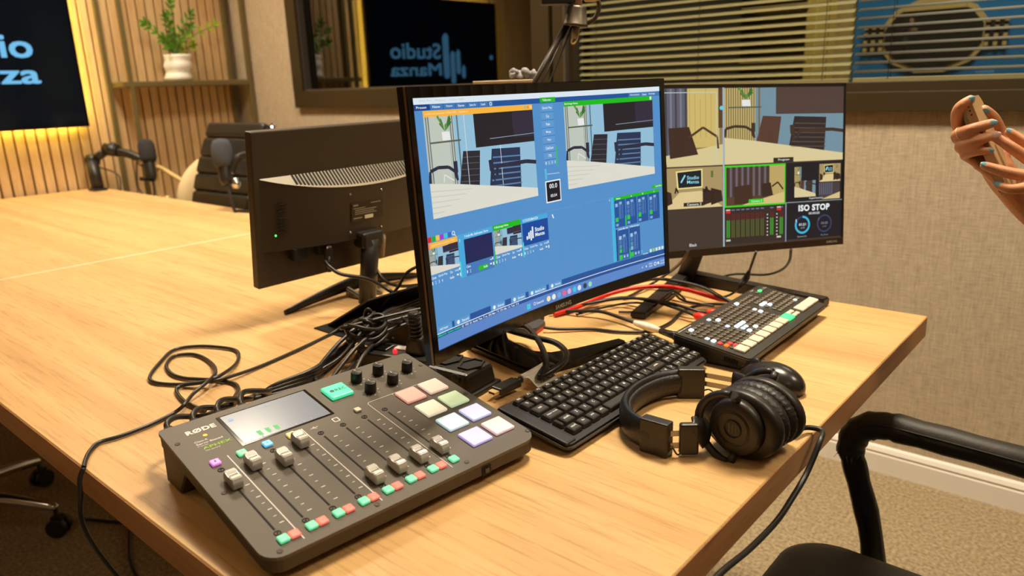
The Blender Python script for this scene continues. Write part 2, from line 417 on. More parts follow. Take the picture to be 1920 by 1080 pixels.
# things in the side room behind the blinds
poster = thing('wall_panel', 'blue panel with a large black disc seen through the right blind', 'panel', (-0.45, 4.15, 1.60))
MB().box((0, 0, 0), (1.62, 0.03, 1.30), bev=0.003, seg=1).build('board', mat('panel_blue', S(30, 118, 190), 0.5), poster)
DO = V((-0.45, -0.03, -0.215)); blackd = mat('disc_black', S(18, 14, 10), 0.7); tan = mat('edge_tan', S(196, 174, 116), 0.6)
def oct_(rx, rz, n=12): return [(rx*math.cos(2*PI*(i+0.5)/n), rz*math.sin(2*PI*(i+0.5)/n)) for i in range(n)]
PX = T(*DO) @ RX(PI/2)
mb = MB(); mb.prism(oct_(0.24, 0.175), -0.006, 0.006, PX); mb.build('disc_border', tan, poster)
mb = MB(); mb.prism(oct_(0.215, 0.152), 0.006, 0.014, PX); mb.build('disc', blackd, poster)
src = None
for sx in (-1, 1):
    MB().box((DO.x+sx*0.255, DO.y, DO.z), (0.085, 0.014, 0.125)).build('side_block', blackd, poster)
    for i in range(3):
        for k in range(4):
            M = T(DO.x+sx*(0.225+0.036*i), DO.y-0.012, DO.z-0.052+0.035*k)
            if src is None: src = MB().box((0, 0, 0), (0.016, 0.012, 0.018)).build('tooth', tan, poster, M=M)
            else: inst(src, poster, M)
MB().box((DO.x, DO.y-0.016, DO.z+0.125), (0.26, 0.01, 0.02)).build('tan_bar', tan, poster)
shelf = thing('wall_cabinet', 'pale cabinet with open shelves seen through the left blind', 'cabinet', (-1.24, 3.95, 0))
MB().box((-0.62, 0, 1.3), (0.28, 0.3, 1.6), bev=0.004).build('side_panel', mat('cab_pale', S(206, 186, 128), 0.6), shelf)
MB().box((-0.14, 0.05, 1.3), (0.05, 0.3, 1.6), bev=0.004).build('upright', mat('cab_pale2', S(214, 190, 100), 0.6), shelf)
for z in (1.05, 1.3, 1.55, 1.8): MB().box((-0.32, 0, z), (0.34, 0.28, 0.02)).build('shelf_board', mat('cab_pale', S(206, 186, 128), 0.6), shelf)
MB().box((-0.32, 0.13, 1.3), (0.34, 0.02, 1.6)).build('back_panel', mat('cab_dark', S(96, 78, 44), 0.7), shelf)

# ================================================================== television on the left wall
def fit_text(mb, txt, h, wdt, fn, bold=0.0):
    vs, fs = text_mesh(txt, 1.0, bold)
    xs = [v.x for v in vs]; ys = [v.y for v in vs]; x0, x1, y0, y1 = min(xs), max(xs), min(ys), max(ys)
    mb.addmesh(vs, fs, lambda v: fn(((v.x-x0)/(x1-x0))*wdt, ((v.y-y0)/(y1-y0))*h))
tv = thing('television', 'large wall television showing pale blue Studio Manza lettering on black', 'television', (WX+0.05, 0.845, 1.461))
TW, TH = 1.27, 0.735
MB().box((0, 0, 0), (0.03, TW, TH), bev=0.004, seg=1).build('body', BLACK, tv)
mb = MB()
for a, b, c, d in ((0, TH/2-0.004, TW, 0.008), (0, -TH/2+0.006, TW, 0.012), (TW/2-0.004, 0, 0.008, TH), (-TW/2+0.004, 0, 0.008, TH)): mb.box((0.017, a, b), (0.008, c, d))
mb.build('bezel', BLACKG, tv)
mb = MB(); mb.quad((0.0165, -TW/2, -TH/2), (0.0165, TW/2, -TH/2), (0.0165, TW/2, TH/2), (0.0165, -TW/2, TH/2))
mb.build('screen', mat('tv_screen', S(3, 5, 8), 0.12, em=(0.0009, 0.0028, 0.0055, 1), es=1.0), tv)
mb = MB(); cyan = emis(S(112, 190, 236)); yo, zo = -0.845, -1.461
def heavy(txt, h, wd, y_, z_):
    global mb
    mb = MB()
    for k, (dy, dz) in enumerate(((0, 0), (0.007, 0), (0.0035, 0.005), (0, 0.005), (0.007, 0.005))):
        fit_text(mb, txt, h-0.005, wd-0.007, lambda a, b: V((0.0170+0.0002*k, yo+y_+dy+a, zo+z_+dz+b)))
    mb.build('screen_lettering', cyan, tv, kind='stuff'); mb = MB()
heavy('Studio', 0.108, 0.475, 0.818, 1.418); heavy('Manza', 0.088, 0.486, 0.818, 1.302)
def bar(y0, y1, z0, z1, sl):
    n = 6; r = (y1-y0)/2; P = []
    for i in range(n+1):
        a = PI+PI*i/n; P.append((y0+r+r*math.cos(a), z0+r+r*math.sin(a)))
    P += [(y1, z1-sl), ((y0+y1)/2, z1), (y0, z1-sl*0.6)]
    mb._face([mb.bm.verts.new(V((0.0172, yo+p[0], zo+p[1]))) for p in P])
bar(0.735, 0.795, 1.28, 1.60, 0.03); bar(0.675, 0.722, 1.24, 1.48, 0.03); bar(0.620, 0.662, 1.31, 1.49, 0.03); bar(0.570, 0.607, 1.28, 1.38, 0.03)
mb.blob((0.0172, yo+0.275, zo+1.43), (0.0005, 0.018, 0.018), 12, 8)
mb.build('screen_logo', cyan, tv, kind='stuff')
MB().box((-0.025, 0, 0), (0.03, 0.4, 0.3)).build('wall_bracket', BLACKM, tv)
strip = mat('led_strip', S(255, 230, 120), 0.5, em=(1.0, 0.78, 0.13, 1), es=42.0)
for a, b, c, d in ((0, -TH/2+0.016, TW-0.06, 0.008), (0, TH/2-0.016, TW-0.06, 0.008), (TW/2-0.016, 0, 0.008, TH-0.06), (-TW/2+0.016, 0, 0.008, TH-0.06)):
    MB().box((-0.020, a, b), (0.006, c, d)).build('light_strip', strip, tv)
# ================================================================== metal shelf rack with the potted plant
rack = thing('shelf_rack', 'slim olive metal shelf rack standing against the slatted wall', 'shelf', (0, 0, 0))
olive = mat('olive_metal', S(118, 104, 66), 0.45, 0.3); SH0 = 1.275
src = None
for x, y in ((-4.105, 1.625), (-3.955, 1.672), (-4.105, 2.300), (-3.955, 2.328)):
    MB().box((x, y, 1.25), (0.022, 0.022, 2.5), bev=0.002, seg=1).build('post', olive, rack)
MB().box((-4.03, 1.985, SH0+0.013), (0.17, 0.70, 0.026), bev=0.002, seg=1).build('shelf_board', olive, rack)
for z in (0.4, 2.2): MB().box((-4.03, 1.985, z), (0.17, 0.70, 0.026), bev=0.002, seg=1).build('shelf_board', olive, rack)
plant = thing('potted_plant', 'green zz plant in a wavy white pot on the rack shelf', 'plant', (-4.03, 1.955, SH0+0.026))
prof = [(0, 0.002), (0.058, 0.0), (0.068, 0.006), (0.072, 0.018), (0.064, 0.034), (0.060, 0.046), (0.068, 0.062), (0.073, 0.078), (0.067, 0.094), (0.063, 0.106), (0.068, 0.122), (0.069, 0.134), (0.062, 0.134), (0.060, 0.120), (0, 0.118)]
MB().lathe(prof, 28, Matrix.Shear('XY', 4, (0.08, 0.06))).build('pot', mat('white_ceramic', S(242, 238, 230), 0.35), plant)
MB().lathe([(0, 0.122), (0.061, 0.120)], 20).build('soil', mat('soil', S(60, 44, 28), 0.95, bump=0.8, bscale=90), plant)
leafm = mat('zz_leaf', S(86, 140, 34), 0.32, var=0.35, bscale=30); leafy = mat('zz_leaf_young', S(150, 176, 44), 0.35); stemm = mat('zz_stem', S(110, 140, 50), 0.5)
def leaf(mb, p, d, n, L, W):
    d = V(d).normalized(); n = V(n); n = (n-d*n.dot(d)).normalized(); s = d.cross(n); p = V(p)
    pts = [(0, 0.08), (0.25, 0.8), (0.5, 1.0), (0.78, 0.62), (1.0, 0.0)]
    A = []; B = []; C = []
    for t, w in pts:
        c = p+d*L*t-n*0.12*L*t*t
        C.append(mb.bm.verts.new(c)); A.append(mb.bm.verts.new(c+s*W*w*0.5+n*0.10*W*w)); B.append(mb.bm.verts.new(c-s*W*w*0.5+n*0.10*W*w))
    for i in range(len(pts)-1):
        for q in ((A[i], A[i+1], C[i+1], C[i]), (C[i], C[i+1], B[i+1], B[i])): mb._face(q)
# stems: tip (dy, dz, dx)
for (dy, dz, dx, m) in ((0.015, 0.385, 0.0, leafm), (-0.135, 0.275, 0.02, leafm), (0.225, 0.285, 0.02, leafy), (0.095, 0.33, 0.03, leafm), (-0.05, 0.31, 0.06, leafm), (0.05, 0.26, 0.09, leafm), (-0.08, 0.20, 0.07, leafm), (0.11, 0.18, -0.02, leafy)):
    P = smooth_path([(0, 0, 0.115), (dx*0.25, dy*0.22, 0.115+(dz-0.115)*0.5), (dx, dy, dz)], 8)
    st = MB().tube(P, [0.005-0.003*i/(len(P)-1) for i in range(len(P))], 6).build('stem', stemm, plant)
    mb = MB(); n = len(P)
    for i in range(6, n, 2):
        d = (P[min(i+1, n-1)]-P[i-1]).normalized(); side = d.cross(V((1, 0.2, 0))).normalized()
        for sg in (-1, 1):
            leaf(mb, P[i], d*0.75+side*sg*0.75+V((0.35*random.uniform(-1, 1), 0, 0.1)), V((1, 0, 0.5)), 0.044*random.uniform(0.8, 1.15), 0.017)
    leaf(mb, P[-1], P[-1]-P[-2], (1, 0, 0.3), 0.05, 0.020)
    mb.build('leaflets', m, st, kind='stuff')
# ================================================================== conference table
TX0, TX1, TY0, TY1, SEAM = -4.09, -0.283, 0.2714, 1.4972, -2.216
table = thing('conference_table', 'long oak laminate conference table carrying all the studio gear', 'table', (0, 0, 0))
HOLE = (-1.165, -0.985, 0.79, 1.085)
def slab(x0, x1, nm):
    return MB().box(((x0+x1)/2, (TY0+TY1)/2, TZ-0.02), (x1-x0, TY1-TY0, 0.04), bev=0.0012, seg=1).build(nm, OAK, table)
slab(TX0, SEAM-0.0022, 'tabletop'); slab(SEAM+0.0022, TX1, 'tabletop')
MB().box((SEAM, (TY0+TY1)/2, TZ-0.0203), (0.0046, TY1-TY0-0.002, 0.0412)).build('seam_strip', mat('seam_pale', S(250, 240, 215), 0.5), table)
e = 0.0008
MB().box(((TX0+TX1)/2, TY0-e/2, TZ-0.0205), (TX1-TX0-0.002, e, 0.0375)).build('edge_band', OAKE, table)
MB().box(((TX0+TX1)/2, TY1+e/2, TZ-0.0205), (TX1-TX0-0.002, e, 0.0375)).build('edge_band', OAKE, table)
MB().box((TX1+e/2, (TY0+TY1)/2, TZ-0.0205), (e, TY1-TY0-0.002, 0.0375)).build('edge_band', OAKE2, table)
leg = None
for x in (-0.75, -3.7):
    for y in (0.45, 1.32):
        M = T(x, y, (TZ-0.04)/2)
        if leg is None: leg = MB().box((0, 0, 0), (0.06, 0.06, TZ-0.042), bev=0.003, seg=1).build('leg', BLACKM, table, M=M)
        else: inst(leg, table, M)
    MB().box((x, (0.45+1.32)/2, TZ-0.07), (0.05, 0.81, 0.05)).build('cross_beam', BLACKM, table)
# ================================================================== office chairs
def office_chair(label, M, group):
    t = thing('office_chair', label, 'chair', M=M, group=group)
    src = cas = None
    for i in range(5):
        a = 2*PI*i/5+0.3; R = RZ(a)
        if src is None:
            src = MB().tube([(0.03, 0, 0.135), (0.15, 0, 0.125), (0.29, 0, 0.095), (0.31, 0, 0.085)], [0.022, 0.020, 0.014, 0.012], 10, sub=3).build('base_leg', CHROME, t, M=R)
            mb = MB()
            for sy in (-0.014, 0.014): mb.cyl((0.31, sy-0.009, 0.028), (0.31, sy+0.009, 0.028), 0.028, 14)
            mb.cyl((0.31, 0, 0.03), (0.31, 0, 0.086), 0.007, 8); mb.box((0.31, 0, 0.05), (0.03, 0.02, 0.02))
            cas = mb.build('castor', BLACK, t, M=R)
        else: inst(src, t, R); inst(cas, t, R)
    MB().cyl((0, 0, 0.10), (0, 0, 0.30), 0.032, 16).cyl((0, 0, 0.28), (0, 0, 0.44), 0.016, 12).build('gas_lift', CHROME, t)
    MB().box((0, 0.01, 0.43), (0.22, 0.26, 0.03), bev=0.008).build('tilt_mechanism', BLACK, t)
    src = None
    for k in range(5):
        y = -0.19+k*0.095
        MB().box((0, y, 0.475-0.006*math.cos(k*1.4)), (0.46, 0.093, 0.055), bev=0.016, seg=3).build('seat_cushion', LEATH, t)
    # back: ribbed cushions along a reclined curve
    pts = smooth_path([(0, 0.235, 0.52), (0, 0.275, 0.66), (0, 0.31, 0.80), (0, 0.365, 0.95), (0, 0.435, 1.095)], 4)
    for k in range(8):
        a = pts[k*2]; b = pts[k*2+2]; c = (a+b)/2; d = b-a; ang = math.atan2(d.y, d.z)
        MB().box((0, 0, 0), (0.455 if k < 7 else 0.44, 0.045 if k < 7 else 0.055, d.length*0.985), bev=0.015, seg=3).build('back_cushion', LEATH, t, M=T(*c) @ RX(-ang))
    for sx in (-0.236, 0.236):
        MB().tube([(sx, p.y+0.012, p.z) for p in pts], 0.011, 8).build('back_rail', CHROME, t)
        MB().tube([(sx, 0.27, 0.66), (sx*1.09, 0.17, 0.678), (sx*1.1, -0.06, 0.678), (sx*1.09, -0.14, 0.62), (sx*1.02, -0.11, 0.47)], 0.012, 8, sub=5).build('arm_loop', CHROME, t)
        MB().box((sx*1.1, 0.05, 0.690), (0.045, 0.22, 0.022), bev=0.008).build('arm_pad', LEATH, t)
    return t
ch = office_chair('black ribbed office chair behind the table, between the rack and back-turned monitor', T(-3.12, 1.34, 0) @ RZ(0.05), 'office chairs')
dup(ch, T(-2.27, 1.42, 0) @ RZ(-0.25), 'black ribbed office chair whose top edge just shows above the back-turned monitor', 'office chairs')
dup(ch, T(-2.50, 0.34, 0) @ RZ(2.967), 'black office chair tucked under the near side, chrome base in shadow', 'office chairs')
# gold armchair far behind
gc = thing('gold_armchair', 'cream tub chair with gold tube frame in the far corner', 'chair', (0, 0, 0))
cream = mat('cream_fabric', S(226, 200, 152), 0.8, bump=0.2, bscale=300)
for yy in (1.72, 2.2):
    MB().tube([(-3.49, yy, 0.775), (-3.72, yy, 0.832), (-3.88, yy, 0.872), (-3.925, yy, 0.862), (-3.945, yy, 0.80), (-3.955, yy, 0.72), (-3.96, yy, 0.70), (-3.90, yy, 0.705), (-3.66, yy, 0.685), (-3.50, yy, 0.68)], 0.011, 8, sub=5).build('arm_frame', GOLD, gc)
    MB().cyl((-3.86, yy, 0.69), (-3.86, yy, 0.73), 0.017, 12).build('arm_clip', GOLD, gc)
    for x in (-3.9, -3.42): MB().tube([(x, yy, 0.70), (x, yy, 0.01)], 0.011, 8).build('leg', GOLD, gc)
MB().blob((-3.56, 1.90, 0.72), (0.07, 0.27, 0.235), 24, 16).build('back', cream, gc, sm=True)
MB().box((-3.66, 1.96, 0.48), (0.46, 0.46, 0.10), bev=0.03, seg=3).build('seat', cream, gc, sm=True)
# ================================================================== table microphones
FOAM = mat('mic_foam', S(48, 47, 50), 0.95, bump=0.6, bscale=500); FOAM2 = mat('mic_foam_grey', S(66, 68, 74), 0.95, bump=0.6, bscale=500)
def mic(t, foamT, foamB, bodyB, r, fm):
    a = V(foamB); b = V(foamT); d = (b-a).normalized()
    M = frame(a, d.orthogonal(), d.cross(d.orthogonal())); L = (b-a).length
    MB().lathe([(0, -0.002), (r*0.8, 0), (r, L*0.15), (r*1.02, L*0.5), (r*0.98, L*0.78), (r*0.75, L*0.95), (r*0.35, L), (0, L)], 20, M).build('foam_windscreen', fm, t)
    c = V(bodyB); mb = MB(); mb.tube([a+d*0.005, a*0.7+c*0.3, a*0.25+c*0.75, c], [r*0.66, r*0.66, r*0.62, r*0.40], 16, sub=2); mb.build('mic_body', BLACK, t)
m1 = thing('desk_microphone', 'black low arm microphone at the far corner, beside the slatted wall', 'microphone', (0, 0, 0))
MB().cyl((-3.972, 1.437, TZ-0.055), (-3.972, 1.437, TZ), 0.012).box((-3.972, 1.437, TZ+0.006), (0.075, 0.065, 0.012), bev=0.003).build('clamp', BLACK, m1)
MB().tube([(-3.972, 1.437, TZ+0.005), (-4.012, 1.447, 0.925)], 0.029, 14).build('post', BLACK, m1)
MB().cyl((-4.035, 1.44, 0.93), (-4.0, 1.465, 0.93), 0.03, 14).build('pivot', BLACK, m1)
MB().tube([(-4.015, 1.455, 0.935), (-3.965, 1.505, 0.972)], 0.02, 10).build('lower_arm', BLACK, m1)
MB().cyl((-3.975, 1.50, 0.982), (-3.925, 1.545, 0.972), 0.030, 14).blob((-3.949, 1.534, 0.985), (0.022, 0.022, 0.03)).build('elbow_knob', BLACK, m1)
MB().tube([(-3.93, 1.54, 0.968), (-3.88, 1.575, 0.955), (-3.82, 1.612, 0.925)], 0.021, 10, sub=3).build('upper_arm', BLACK, m1)
MB().blob((-3.825, 1.612, 0.918), (0.025, 0.025, 0.028)).build('ball_joint', STEEL, m1)
mic(m1, (-3.833, 1.644, 1.020), (-3.803, 1.633, 0.912), (-3.775, 1.624, 0.822), 0.040, FOAM)
MB().box((-3.815, 1.60, 0.832), (0.05, 0.025, 0.018), bev=0.004).build('mount_bracket', BLACK, m1)
MB().tube([(-3.775, 1.624, 0.825), (-3.757, 1.615, 0.76), (-3.765, 1.598, 0.728), (-3.79, 1.58, 0.75), (-3.83, 1.572, 0.80), (-3.842, 1.585, 0.88), (-3.85, 1.60, 0.94)], 0.0045, 6, sub=6).build('cable', BLACK, m1)
MB().tube([(-4.0, 1.455, 0.90), (-3.93, 1.50, 0.875), (-3.90, 1.52, 0.845), (-3.89, 1.51, TZ-0.01)], 0.0035, 6, sub=6).build('cable', BLACK, m1)
m2 = thing('desk_microphone', 'grey foam microphone in front of the ribbed chair, on an arm behind the monitor', 'microphone', (0, 0, 0))
mic(m2, (-2.750, 1.463, 1.060), (-2.724, 1.450, 0.955), (-2.706, 1.441, 0.888), 0.038, FOAM2)
MB().tube([(-2.706, 1.441, 0.89), (-2.689, 1.441, 0.852), (-2.670, 1.440, 0.792), (-2.66, 1.45, TZ+0.006), (-2.60, 1.47, TZ+0.005)], 0.006, 6, sub=5).build('cable', BLACK, m2)
MB().tube([(-2.703, 1.463, 0.930), (-2.690, 1.485, 0.98), (-2.655, 1.515, 0.998), (-2.45, 1.535, 1.0), (-2.25, 1.48, 0.98)], 0.015, 10, sub=4).build('boom', BLACK, m2)
MB().cyl((-2.676, 1.462, 0.915), (-2.676, 1.462, 0.875), 0.014).blob((-2.676, 1.464, 0.893), (0.018, 0.018, 0.018)).build('mount_swivel', CHROME, m2)
MB().tube([(-2.25, 1.48, 0.98), (-2.18, 1.44, 0.90), (-2.16, 1.43, TZ)], 0.015, 10, sub=3).build('lower_arm', BLACK, m2)
MB().box((-2.16, 1.43, TZ+0.009), (0.07, 0.07, 0.018), bev=0.004).build('clamp', BLACK, m2)

# ================================================================== audio mixer console
RM = T(-0.5601, 0.2880, TZ) @ RZ(1.46296)
mixer = thing('audio_mixer', 'charcoal audio mixing console with glowing pads at the near table corner', 'mixer', M=RM)
MW, MD, ZF, ZBK = 0.35, 0.275, 0.029, 0.0683
ta = math.atan2(ZBK-ZF, MD)
TOP = T(0, 0, ZF) @ RX(ta)          # panel plane: local x right, y up the panel
ML = math.hypot(MD, ZBK-ZF); kf = ML/MD
def tp(u, v, w=0.0): return TOP @ T(u, v*kf, w)
CONS = mat('console_grey', S(88, 80, 68), 0.50, bump=0.05, bscale=1500)
CONSD = mat('console_side', S(66, 55, 38), 0.55)
# panel with rounded front corners
def rrect(x0, y0, x1, y1, r, n=5, rr=None):
    out = []
    for (cx, cy, a0, q) in ((x1-r, y0+r, -PI/2, 0), (x1-r, y1-r, 0, 1), (x0+r, y1-r, PI/2, 2), (x0+r, y0+r, PI, 3)):
        R = r if rr is None else rr[q]
        cx = x1-R if q in (0, 1) else x0+R; cy = y0+R if q in (0, 3) else y1-R
        for i in range(n+1):
            a = a0+PI/2*i/n; out.append((cx+R*math.cos(a), cy+R*math.sin(a)))
    return out
mb = MB(); mb.prism(rrect(0, 0, MW, ML, 0.02, 6, (0.02, 0.006, 0.006, 0.02)), -0.004, 0.0, TOP)
mb.build('top_panel', CONS, mixer)
mb = MB()
# hull: lofted sections under the panel, tucked in at the bottom
def loft(secs):
    R = [[mb.bm.verts.new(V(p)) for p in s_] for s_ in secs]; n = len(R[0])
    for A, B in zip(R, R[1:]):
        for j in range(n): mb._face((A[j], A[(j+1) % n], B[(j+1) % n], B[j]))
    mb._face(R[0][::-1]); mb._face(R[-1])
a = [(x, y, ZF-0.004+(y/MD)*(ZBK-ZF)) for x, y in rrect(0.001, 0.001, MW-0.001, MD-0.001, 0.019, 6, (0.019, 0.005, 0.005, 0.019))]
b = [(x, y, z_-0.013) for (x, y, z_) in a]
loft([a, b]); mb.build('rim_wall', CONSD, mixer)
mb = MB()
a = [(x, y, 0.012+(y/MD)*0.040) for x, y in rrect(0.004, 0.004, MW-0.004, MD-0.004, 0.016, 6)]
b = [(x, y, 0.005) for x, y in rrect(0.026, 0.016, MW-0.020, MD-0.008, 0.012, 6)]
loft([a, b]); mb.build('housing', CONSD, mixer, sm=False)
mb = MB(); mb.prism([(0.236, 0.0015), (0.279, 0.0015), (0.274, 0.062), (0.195, 0.052)], 0.003, MW-0.003, Matrix(((0, 0, 1, 0), (1, 0, 0, 0), (0, 1, 0, 0), (0, 0, 0, 1))))
bmesh.ops.bevel(mb.bm, geom=mb.bm.edges[:], offset=0.002, segments=1, affect='EDGES'); mb.build('rear_block', CONSD, mixer)
for x in (0.04, MW-0.04):
    for y in (0.05, 0.24): MB().cyl((x, y, 0), (x, y, 0.006), 0.009, 12).build('rubber_foot', RUB, mixer)
# screen
sb = MB().use(BLACKG).box((0, 0, 0.0002), (0.118, 0.0745, 0.0008)).build('display_glass', None, mixer, M=tp(0.1225, 0.2258))
mb = MB(); mb.quad((-0.055, -0.035, 0.0008), (0.055, -0.035, 0.0008), (0.055, 0.035, 0.0008), (-0.055, 0.035, 0.0008))
mb.build('display', mat('mixer_lcd_sheen', S(90, 92, 96), 0.20, em=S(118, 124, 132), es=0.8), sb)  # grey glow raised to stand in for the reflected wall and ceiling
mb = MB(); mb.use(emis(S(60, 210, 90)))
for i, h in enumerate((0.008, 0.010, 0.007)):
    for k in range(4): mb.box((-0.032+i*0.0105, -0.028+k*0.0028, 0.001), (0.005, 0.002, 0.0002))
mb.use(emis(S(170, 185, 205)))
for i in range(7): fit_text(mb, str(i+1), 0.003, 0.0018, lambda a, b, i=i: V((-0.033+i*0.0105+a, -0.0335+b, 0.0012)))
fit_text(mb, 'Pod Studio', 0.003, 0.015, lambda a, b: V((-0.010+a, 0.026+b, 0.0012)))
mb.use(emis(S(110, 170, 215))); mb.box((-0.047, 0.022, 0.001), (0.006, 0.005, 0.0002))
mb.build('display_readout', None, sb)
# lettering and line print on the panel
mb = MB(); mb.use(PRINT)
P3 = lambda u, v: (lambda a, b: TOP @ V((u+a, (v+b)*kf, 0.0003)))
fit_text(mb, 'R\u00d8DE', 0.0094, 0.0345, P3(0.0232, 0.2450), 0.045)
fit_text(mb, 'Class-A', 0.0036, 0.0150, P3(0.0238, 0.2245), 0.012); fit_text(mb, 'Servo Biased', 0.0036, 0.030, P3(0.0238, 0.2190), 0.012); fit_text(mb, 'Preamps', 0.0028, 0.0115, P3(0.0238, 0.2145))
fit_text(mb, 'On board', 0.0028, 0.0165, P3(0.0275, 0.2030))
def pl(pts, w):
    for (x0, y0), (x1, y1) in zip(pts, pts[1:]):
        d = V((x1-x0, y1-y0)); n = V((-d.y, d.x)).normalized()*w/2
        mb.quad(*[TOP @ V((q[0], q[1]*kf, 0.0003)) for q in ((x0+n.x, y0+n.y), (x0-n.x, y0-n.y), (x1-n.x, y1-n.y), (x1+n.x, y1+n.y))])
pl([(0.0425, 0.1820), (0.0425, 0.010)], 0.0011); pl([(0.1325, 0.1820), (0.1325, 0.012)], 0.0011)
pl([(0.2265, 0.013), (0.2265, 0.1835), (0.2290, 0.1865), (0.3165, 0.1880), (0.3185, 0.1860)], 0.0007)
pl([(0.2655, 0.1875), (0.2655, 0.184)], 0.0007)
# fader ticks
for i in range(8):
    x = 0.0263+0.0300*i
    for k in range(9):
        y = 0.0445+k*0.0125; wd = 0.0048 if k % 2 == 0 else 0.0032
        mb.box((0, 0, 0), (0.0001, 0.0001, 0.0001)) if False else pl([(x+0.0082-0.0000, y), (x+0.0082+wd, y)], 0.0008 if k % 2 else 0.0011)
# usb fork and tablet outline symbols
pl([(0.1405, 0.1745), (0.1510, 0.1755)], 0.0008); pl([(0.143, 0.1745), (0.1465, 0.1775)], 0.0007); pl([(0.1445, 0.1748), (0.148, 0.1722)], 0.0007)
pl([(0.1720, 0.1715), (0.1790, 0.1715), (0.1790, 0.1795), (0.1720, 0.1795), (0.1720, 0.1715)], 0.0012)
# knob scales
KN = [(0.2469, 0.2427), (0.2819, 0.2437), (0.2469, 0.2090), (0.2831, 0.2107), (0.3189, 0.2278)]
for (u, v) in KN:
    for q in range(7):
        a = -0.75*PI+q*0.25*PI*1.0-PI/4
        pl([(u+0.0105*math.cos(a), v+0.0105*math.sin(a)), (u+0.0128*math.cos(a), v+0.0128*math.sin(a))], 0.0007)
mb.use(mat('green_print', S(150, 205, 40), 0.6)); fit_text(mb, 'APHEX', 0.0052, 0.0330, P3(0.0268, 0.2075), 0.02)
mb.use(mat('yellow_dot', S(240, 190, 60), 0.6, em=S(235, 175, 50), es=0.6)); mb.lathe([(0, 0.0004), (0.0026, 0.0004)], 12, tp(0.0396, 0.235))
mb.build('panel_print', None, mixer)
# fader slots, sockets rings, caps
dark = mat('slot_dark', S(12, 10, 8), 0.8); src = cap = rg = None
FV = [0.1236, 0.1420, 0.1288, 0.1490, 0.0416, 0.0427, 0.0433, 0.0435]
for i in range(8):
    x = 0.0263+0.0300*i
    M = tp(x, 0.0955)
    if src is None: src = MB().box((0, 0, 0.0001), (0.0020, 0.115, 0.0006)).build('fader_slot', dark, mixer, M=M)
    else: inst(src, mixer, M)
    for v in (0.1605, 0.0324):
        M = tp(x, v)
        if rg is None: rg = MB().use(dark).lathe([(0.0038, 0.0002), (0.0036, 0.0006), (0.0028, 0.0006), (0.0026, 0.0002)], 18).lathe([(0.0011, 0.0006), (0, 0.0006)], 10).build('light_ring', None, mixer, M=M)
        else: inst(rg, mixer, M)
    M = tp(x+0.0003, FV[i]+0.006)
    if cap is None:
        pf = [(-0.0125, 0.0), (-0.0125, 0.0070), (-0.0095, 0.0122), (-0.0050, 0.0128), (-0.0018, 0.0098), (0.0018, 0.0098), (0.0050, 0.0128), (0.0095, 0.0122), (0.0125, 0.0070), (0.0125, 0.0)]
        mb = MB(); mb.prism(pf, -0.0058, 0.0058, Matrix(((0, 0, 1, 0), (1, 0, 0, 0), (0, 1, 0, 0.001), (0, 0, 0, 1))))
        bmesh.ops.bevel(mb.bm, geom=mb.bm.edges[:], offset=0.0008, segments=2, affect='EDGES')
        mb.use(SILVER)
        cap = mb.build('fader_cap', SILVER, mixer, M=M)
        MB().box((0, 0, 0.0106), (0.0119, 0.0005, 0.0012)).build('index_line', dark, cap)
    else:
        c = inst(cap, mixer, M); inst(cap.children[0], c, Matrix.Identity(4))
# small square buttons
def sqb(name, col, u, v, s=0.0105, k=0.62, h=0.0035):
    m = mat('lit_%d_%d_%d' % col, S(*col), 0.4, em=S(*col), es=k)
    key = (col, s)
    if key not in sqb.c:
        sqb.c[key] = MB().box((0, 0, h/2), (s, s, h), bev=0.0014, seg=2).build(name, m, mixer, M=tp(u, v)); return sqb.c[key]
    return inst(sqb.c[key], mixer, tp(u, v))
sqb.c = {}
for i, col in enumerate(((232, 140, 232), (120, 235, 165), (110, 200, 245), (240, 205, 130))):
    o = sqb('channel_button', col, 0.0263+0.030*i, 0.175)
    mb = MB(); fit_text(mb, str(i+1), 0.0035, 0.0018, lambda a, b: V((-0.001+a, -0.0018+b, 0.0037))); mb.build('numeral', mat('numeral_grey', S(90, 90, 90), 0.6), o)
for i in range(8):
    x = 0.0263+0.030*i
    sqb('cue_button', (112, 226, 168), x, 0.0202+0.0004*i)
    if i < 7: sqb('mute_button', (250, 118, 104), x+0.0113, 0.0199+0.0004*i)
sqb('bluetooth_button', (205, 205, 180), 0.2072, 0.1775, 0.0085, 0.05)
PC = [(244, 176, 160), (240, 206, 188), (240, 230, 204), (202, 222, 180), (196, 222, 230), (192, 198, 240), (200, 186, 246), (230, 194, 198)]
PV = [(0.2815, 0.1674), (0.3192, 0.1690), (0.2826, 0.1257), (0.3201, 0.1267), (0.2838, 0.0843), (0.3212, 0.0850), (0.2854, 0.0426), (0.3228, 0.0441)]
LB = ['pale red', 'peach', 'pale yellow', 'pale green', 'pale blue', 'lavender blue', 'violet', 'pink']
for col, (u, v), lb in zip(PC, PV, LB):
    m = mat('pad_%d' % (col[0]*col[2]), S(*col), 0.42, em=S(*col), es=0.50)
    MB().box((0, 0, 0.002), (0.0305, 0.0305, 0.004), bev=0.0016, seg=2).build('pad', m, mixer, lb+' lit pad', M=tp(u, v))
m = mat('rec_green', S(70, 225, 165), 0.4, em=S(86, 232, 168), es=0.80)
o = MB().box((0, 0, 0.0025), (0.0315, 0.0315, 0.005), bev=0.0018, seg=2).build('record_button', m, mixer, 'bright green record button', M=tp(0.2105, 0.2310))
mb = MB(); gt = mat('rec_text', S(22, 84, 62), 0.6); mb.use(gt); fit_text(mb, 'REC', 0.0062, 0.0160, lambda a, b: V((-0.003+a, -0.0031+b, 0.0052)), 0.02)
